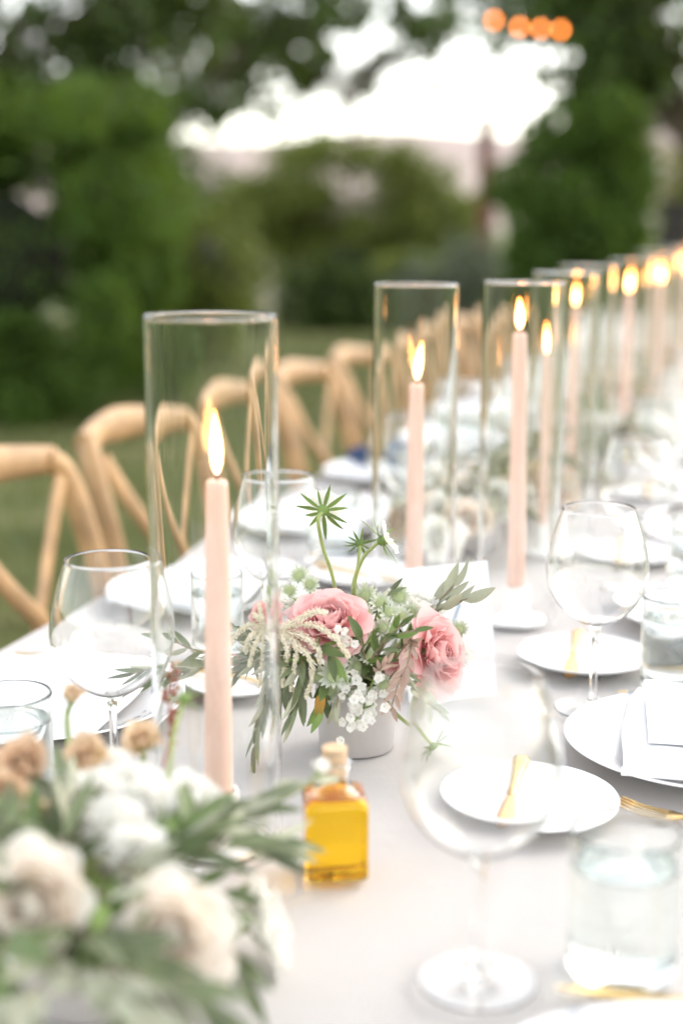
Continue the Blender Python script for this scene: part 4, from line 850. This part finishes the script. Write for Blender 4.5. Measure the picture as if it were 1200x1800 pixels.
# ------------------------------------------------------------------ cream and white arrangement beside the first candle
fc = V((-.150, .80, TZ))
fp = thing('flower_bowl', 'pale grey bowl under the cream and white flowers', 'bowl', TR(fc + V((0, 0, .0003))))
b = MB(); b.lathe([(0, 0), (.04, 0), (.042, .002), (.053, .045), (.056, .058), (.0555, .0592), (.053, .0592), (.0505, .05), (.038, .01), (0, .008)], 40); b.build('vessel', M['pot'], fp, True, True)
b = MB(); b.lathe([(0, .048), (.0498, .048)], 24); b.build('moss_fill', M['core'], fp)
F0 = fc + V((0, 0, .05))
def fr(dx=0, dy=0): return F0 + V((dx, dy, 0))
FG = [('cream', 56, 1590, .715, (-.1, -.9, .35), .031, 40, .95, 'large blush cream rose low over the bowl', 'rose'), ('cream', 298, 1645, .715, (.12, -.88, .42), .030, 40, 1.0, 'open cream rose with tan heart facing the wine glass', 'rose'),
      ('peach', 155, 1340, .86, (-.1, -.5, .8), .0195, 16, .45, 'peach rosebud standing above the white ruffled blooms', 'rosebud'), ('tan', 38, 1350, .84, (-.2, -.7, .6), .020, 26, .8, 'tan dried looking bloom in front of the water tumbler', 'flower'), ('tan', 10, 1400, .80, (-.4, -.7, .4), .018, 22, .8, 'second tan bloom lower than the one before the tumbler', 'flower'),
      ('peach', 76, 1445, .79, (-.2, -.8, .5), .0165, 14, .45, 'orange peach rosebud between tan bloom and white blooms', 'rosebud'), ('peach', 126, 1230, .955, (.25, -.2, .95), .0125, 12, .2, 'small upright peach bud in front of the wine glass stem', 'rosebud'), ('peach', 250, 1305, .90, (.1, -.5, .85), .016, 18, .55, 'pale peach bud beside the russet berry stem', 'rosebud'),
      ('white', 165, 1405, .83, (-.1, -.6, .75), .021, 18, .85, None, 'flower'), ('white', 235, 1390, .845, (.1, -.6, .75), .021, 18, .85, None, 'flower'), ('white', 275, 1440, .82, (.3, -.7, .6), .020, 18, .85, None, 'flower'), ('white', 150, 1460, .80, (-.2, -.8, .5), .019, 16, .85, None, 'flower'), ('white', 320, 1432, .83, (.5, -.6, .5), .017, 16, .8, None, 'flower'), ('white', 215, 1465, .795, (0, -.8, .55), .020, 18, .85, None, 'flower'), ('white', 195, 1355, .865, (0, -.4, .9), .018, 16, .8, None, 'flower'),
      ('white', 255, 1415, .825, (.1, -.75, .6), .020, 18, .85, None, 'flower'), ('white', 120, 1400, .825, (-.3, -.7, .6), .017, 16, .85, None, 'flower'), ('white', 330, 1395, .85, (.4, -.6, .7), .016, 16, .85, None, 'flower'), ('white', 240, 1500, .775, (.2, -.85, .4), .018, 16, .85, None, 'flower'),
      ('white', 365, 1400, .86, (.6, -.5, .5), .0125, 12, .7, 'small white bloom nearest the foot of the pink candle', 'flower'), ('white', 470, 1622, .835, (.85, .1, .25), .029, 22, .95, 'white flower seen from behind lying toward the oil bottle', 'flower'), ('white', 432, 1590, .86, (.3, .3, .8), .018, 16, .9, 'white flower half under the one lying on the cloth', 'flower'), ('cream', 360, 1690, .73, (.5, -.6, .3), .019, 22, .9, 'small cream bloom below the open cream rose', 'flower'), ('white', 562, 1352, .88, (.5, -.2, .8), .0085, 10, .4, 'tiny white bud held in front of the oil bottle', 'bud'), ('creamx', 0, 0, 0, 0, 0, 0, 0, '', '')]
for i, (kd, x, y, d, dr, r, n_, op, lab, cat) in enumerate(FG):
    if kd == 'creamx': continue
    nm = {'rose': 'rose', 'rosebud': 'rosebud', 'bud': 'flower_bud', 'flower': 'ruffled_bloom'}[cat]
    bloom(kd, P(x, y, d), dr, r, n_, op, lab or 'white ruffled bloom in the cluster above the cream roses', cat, 100 + i, name=nm, root=fr(rnd.uniform(-.025, .025), rnd.uniform(-.02, .02)), group=None if lab else 'white ruffled blooms beside the first candle')
scab = scabiosa(P(325, 1226, .945), (.2, -.3, .9), .016, [fr(.01, .02), P(290, 1380, .88), P(305, 1290, .92)], 'green scabiosa bud in front of the pink candle', 130, 0, 9, .7); scab['group'] = 'scabiosa in the cream arrangement'
# russet berries on an upright stem
bt = thing('berry_stem', 'upright stem of small russet berries beside the pink candle', 'berries', fr(.008, .02)); mxb = Matrix.Translation(fr(.008, .02)); pth = cr([fr(.008, .02), P(292, 1330, .91), P(298, 1250, .95), P(303, 1165, .985)], 8); stem_part(bt, mxb, pth, .0012, .0008, 'berry')
bm_ = MB(); bm_.lathe([(0, -1), (.6, -.8), (1, 0), (.6, .8), (0, 1)], 8); BER = bm_.mesh('berry', M['berry'])
for i in range(26):
    s = .42 + .58 * i / 26; p = pth[int(s * (len(pth) - 1))] + V((rnd.uniform(-1, 1), rnd.uniform(-1, 1), rnd.uniform(-.5, .5))) * .005 - fr(.008, .02); q = .0022 * rnd.uniform(.7, 1.3); link('berry', BER, bt, Matrix.Translation(p) @ Matrix.Diagonal((q, q, q, 1)))
FS = 'leaf sprigs beside the first candle'
def fsp(pts, n, leaf, L_, w, seed, **k): sprig(pts, n, leaf, L_, w, seed, group=FS, **k)
fsp([fr(.02, 0), P(330, 1450, .82), P(390, 1435, .835), P(460, 1410, .85)], 19, OL, .042, 'long silvery sprig reaching across the candle toward the bottle', 201, ang=22, sag=.05)
fsp([fr(.02, 0), P(330, 1470, .80), P(410, 1460, .82), P(490, 1475, .835)], 18, OL, .044, 'silvery sprig bending toward the amber oil bottle', 202, ang=20, sag=.1)
fsp([fr(.02, 0), P(310, 1500, .79), P(400, 1490, .81), P(490, 1500, .83)], 13, OL, .046, 'olive sprig arching above the open cream rose', 203, ang=24, sag=.1)
fsp([fr(.0, -.02), P(140, 1640, .70), P(250, 1690, .67), P(390, 1790, .65)], 15, OL, .055, 'broad pale sprig sweeping low under the cream roses', 204, ang=18, sag=.1)
fsp([fr(-.0, -.02), P(90, 1690, .68), P(180, 1740, .65), P(300, 1830, .62)], 15, SL, .048, 'pale sprig under the large blush rose', 205, ang=20, sag=.1)
fsp([fr(0, -.01), P(170, 1560, .745), P(190, 1600, .72), P(180, 1660, .70)], 15, DL, .036, 'dark glossy leaves filling the gap between the cream roses', 206, ang=40, sag=.2)
fsp([fr(0, 0), P(190, 1530, .77), P(240, 1530, .76), P(280, 1560, .75)], 14, SL, .034, 'pale green leaves behind the open cream rose', 207, ang=44, sag=.1)
fsp([fr(-.01, 0), P(90, 1520, .76), P(60, 1480, .77), P(20, 1440, .77)], 14, DL, .04, 'dark green leaves behind the large blush rose', 208, ang=44, sag=.1)
fsp([fr(-.01, 0), P(110, 1500, .77), P(120, 1440, .79), P(110, 1380, .82)], 14, OL, .05, 'upright olive sprig beside the orange peach bud', 209, ang=28, sag=0)
fsp([fr(-.02, 0), P(40, 1560, .72), P(10, 1500, .74), P(-20, 1420, .76)], 14, OL, .045, 'olive sprig leaning over the tan blooms', 210, ang=28, sag=0)
fsp([fr(.01, 0), P(240, 1500, .79), P(300, 1480, .80), P(350, 1440, .82)], 14, DL, .04, 'green leaves under the white ruffled cluster', 211, ang=40, sag=.1)
fsp([fr(.02, -.01), P(350, 1600, .76), P(400, 1660, .755), P(430, 1720, .745)], 11, OL, .04, 'short olive sprig below the white flower on the cloth', 212, ang=30, sag=.2)
fsp([fr(.02, 0), P(340, 1560, .79), P(420, 1580, .82), P(470, 1610, .835)], 7, DL, .03, 'thin green sprig under the white flower on the cloth', 213, ang=30, sag=.1)
fsp([fr(.0, -.03), P(60, 1740, .66), P(40, 1780, .645), P(30, 1840, .63)], 14, SL, .045, 'silvery sprig hanging over the near side of the bowl', 214, ang=34, sag=.2)
fsp([fr(.0, -.03), P(200, 1700, .67), P(230, 1760, .65), P(250, 1830, .63)], 16, OL, .042, 'olive leaves hanging over the near side of the bowl', 215, ang=40, sag=.2)
fsp([fr(-.02, -.02), P(20, 1650, .69), P(-10, 1700, .67), P(-20, 1760, .66)], 12, DL, .045, 'dark leaves under the large blush rose', 216, ang=40, sag=.2)
fsp([fr(.02, 0), P(400, 1470, .83), P(480, 1395, .86), P(562, 1372, .88)], 6, SL, .03, 'fine stem with small leaves under the tiny white bud', 217, ang=24, sag=0)

# ------------------------------------------------------------------ arrangements farther down the table
def joined(kind, Rr, n, op, seed):
    b = MB()
    for me, pm in rose_mats(kind, Rr, n, op, seed): b.addmesh(me, pm)
    return b.mesh('bloom', M[{'white': 'white', 'cream': 'creamrose', 'peach': 'peach', 'pink': 'rose'}[kind]])
FB = {k: [joined(k, .03, 24, .9, 300 + i) for i in range(2)] for k in ('white', 'cream', 'peach', 'pink')}
def joined_sprig(leaves, seed, n=16, L_=.032):
    r_ = random.Random(seed); b = MB(); path = cr([(0, 0, 0), (.03, 0, .03), (.075, 0, .035), (.12, 0, .015)], 6); b.tube(path, .0013, .0006, 5, 2)
    for i in range(n):
        j = min(len(path) - 2, int((.15 + .85 * i / n) * (len(path) - 1))); tg = (path[j + 1] - path[j]).normalized(); sd_ = V((0, 1 if i % 2 else -1, r_.uniform(-.6, .8)))
        me = r_.choice(leaves); mx = frame(path[j], tg + sd_ * .7, (r_.uniform(-.5, .5), r_.uniform(-.5, .5), 1)) @ Matrix.Diagonal((L_ * 1.2, L_, L_, 1)); o = len(b.v); b.v += [tuple(mx @ v.co) for v in me.vertices]
        for p in me.polygons: b.f.append(tuple(k + o for k in p.vertices)); b.m.append(p.material_index)
    return b.mesh('sprig', [leaves[0].materials[0], leaves[0].materials[1], M['twig']])
FSG = [joined_sprig(OL, 1), joined_sprig(DL, 2), joined_sprig(SL, 3)]
HC = [at(*c[0]) if c[1] is None else P(c[0][0], 900, c[1]) for c in cs_]
BOWL2 = None
def arrangement(c, idx, seed, kinds, spread=.10, nb=20, ns=12):
    r_ = random.Random(seed); w = 'in the %s arrangement past the posy' % ORD[idx]
    t = thing('flower_bowl', 'pale grey bowl under the flowers ' + w, 'bowl', TR(V((c.x, c.y, TZ + .0003)))); b = MB(); b.lathe([(0, 0), (.034, 0), (.036, .002), (.044, .05), (.0435, .052), (.041, .05), (.033, .01), (0, .008)], 28); b.build('vessel', M['pot'], t, True, True)
    b = MB(); b.lathe([(0, .044), (.0402, .044)], 20); b.build('moss_fill', M['core'], t)
    nm = {'white': 'ruffled white bloom ', 'cream': 'cream rose ', 'peach': 'peach bloom ', 'pink': 'pink bloom '}
    def clear(p, m): return all((V((p.x, p.y)) - V((q.x, q.y))).length > m for q in HC)
    k = 0; tries = 0
    while k < nb and tries < 200:
        tries += 1; a = r_.uniform(0, 6.283); rr = spread * math.sqrt(r_.random()); el = 1 - (rr / spread) ** 2
        off = TV * (rr * math.cos(a) * 1.35) + NV * (rr * math.sin(a) * .8); p = V((c.x, c.y, TZ + .045 + .055 * el + r_.uniform(-.01, .012))) + off
        if not clear(p, GR + .032): continue
        kd = kinds[k % len(kinds)]; s = r_.uniform(.85, 1.25)
        o = link('ruffled_bloom', FB[kd][k % 2], None, aim(p, off * 9 + V((0, -.4, .7)), r_.uniform(0, 6)) @ Matrix.Diagonal((s, s, s, 1))); tag(o, nm[kd] + w, 'flower', kd + ' blooms ' + w); k += 1
    for i in range(ns):
        a = i * 6.283 / ns + r_.uniform(-.2, .2); d = TV * math.cos(a) * 1.2 + NV * math.sin(a); tip = c + d * .13
        if not clear(tip, GR + .012) or not clear(c + d * .09, GR + .012): continue
        o = link('leaf_sprig', FSG[i % 3], None, TR(V((c.x, c.y, TZ + .05 + r_.uniform(0, .02))), math.atan2(d.y, d.x))); tag(o, ['olive', 'dark green', 'silvery'][i % 3] + ' leaf sprig ' + w, 'foliage', ['olive', 'dark green', 'silvery'][i % 3] + ' sprigs ' + w)
    for i in range(4):                  # upright sprigs
        a = r_.uniform(0, 6.28); p0 = V((c.x, c.y, TZ + .06)) + V((math.cos(a), math.sin(a), 0)) * .02
        if clear(p0 + V((math.cos(a), math.sin(a), 0)) * .06, GR + .01): o = link('leaf_sprig', FSG[i % 3], None, TR(p0, a) @ Matrix.Rotation(R(-38), 4, 'Y')); tag(o, ['olive', 'dark green', 'silvery'][i % 3] + ' leaf sprig ' + w, 'foliage', ['olive', 'dark green', 'silvery'][i % 3] + ' sprigs ' + w)
arrangement(V((.185, 2.03, TZ)), 0, 1, ('white', 'cream', 'white', 'white', 'peach'), .13, 24)
arrangement(T(2.28, -.36), 1, 2, ('white', 'white', 'cream', 'white', 'peach'), .11)
arrangement(T(2.62, -.27), 2, 3, ('white', 'cream', 'white', 'peach', 'white'), .11)
arrangement(T(3.10, -.30), 3, 4, ('white', 'white', 'cream', 'pink', 'white'), .11)
arrangement(T(3.75, -.30), 4, 5, ('cream', 'white', 'white', 'peach', 'white'), .15)
arrangement(T(4.45, -.30), 5, 6, ('white', 'cream', 'white', 'white', 'pink'), .13)
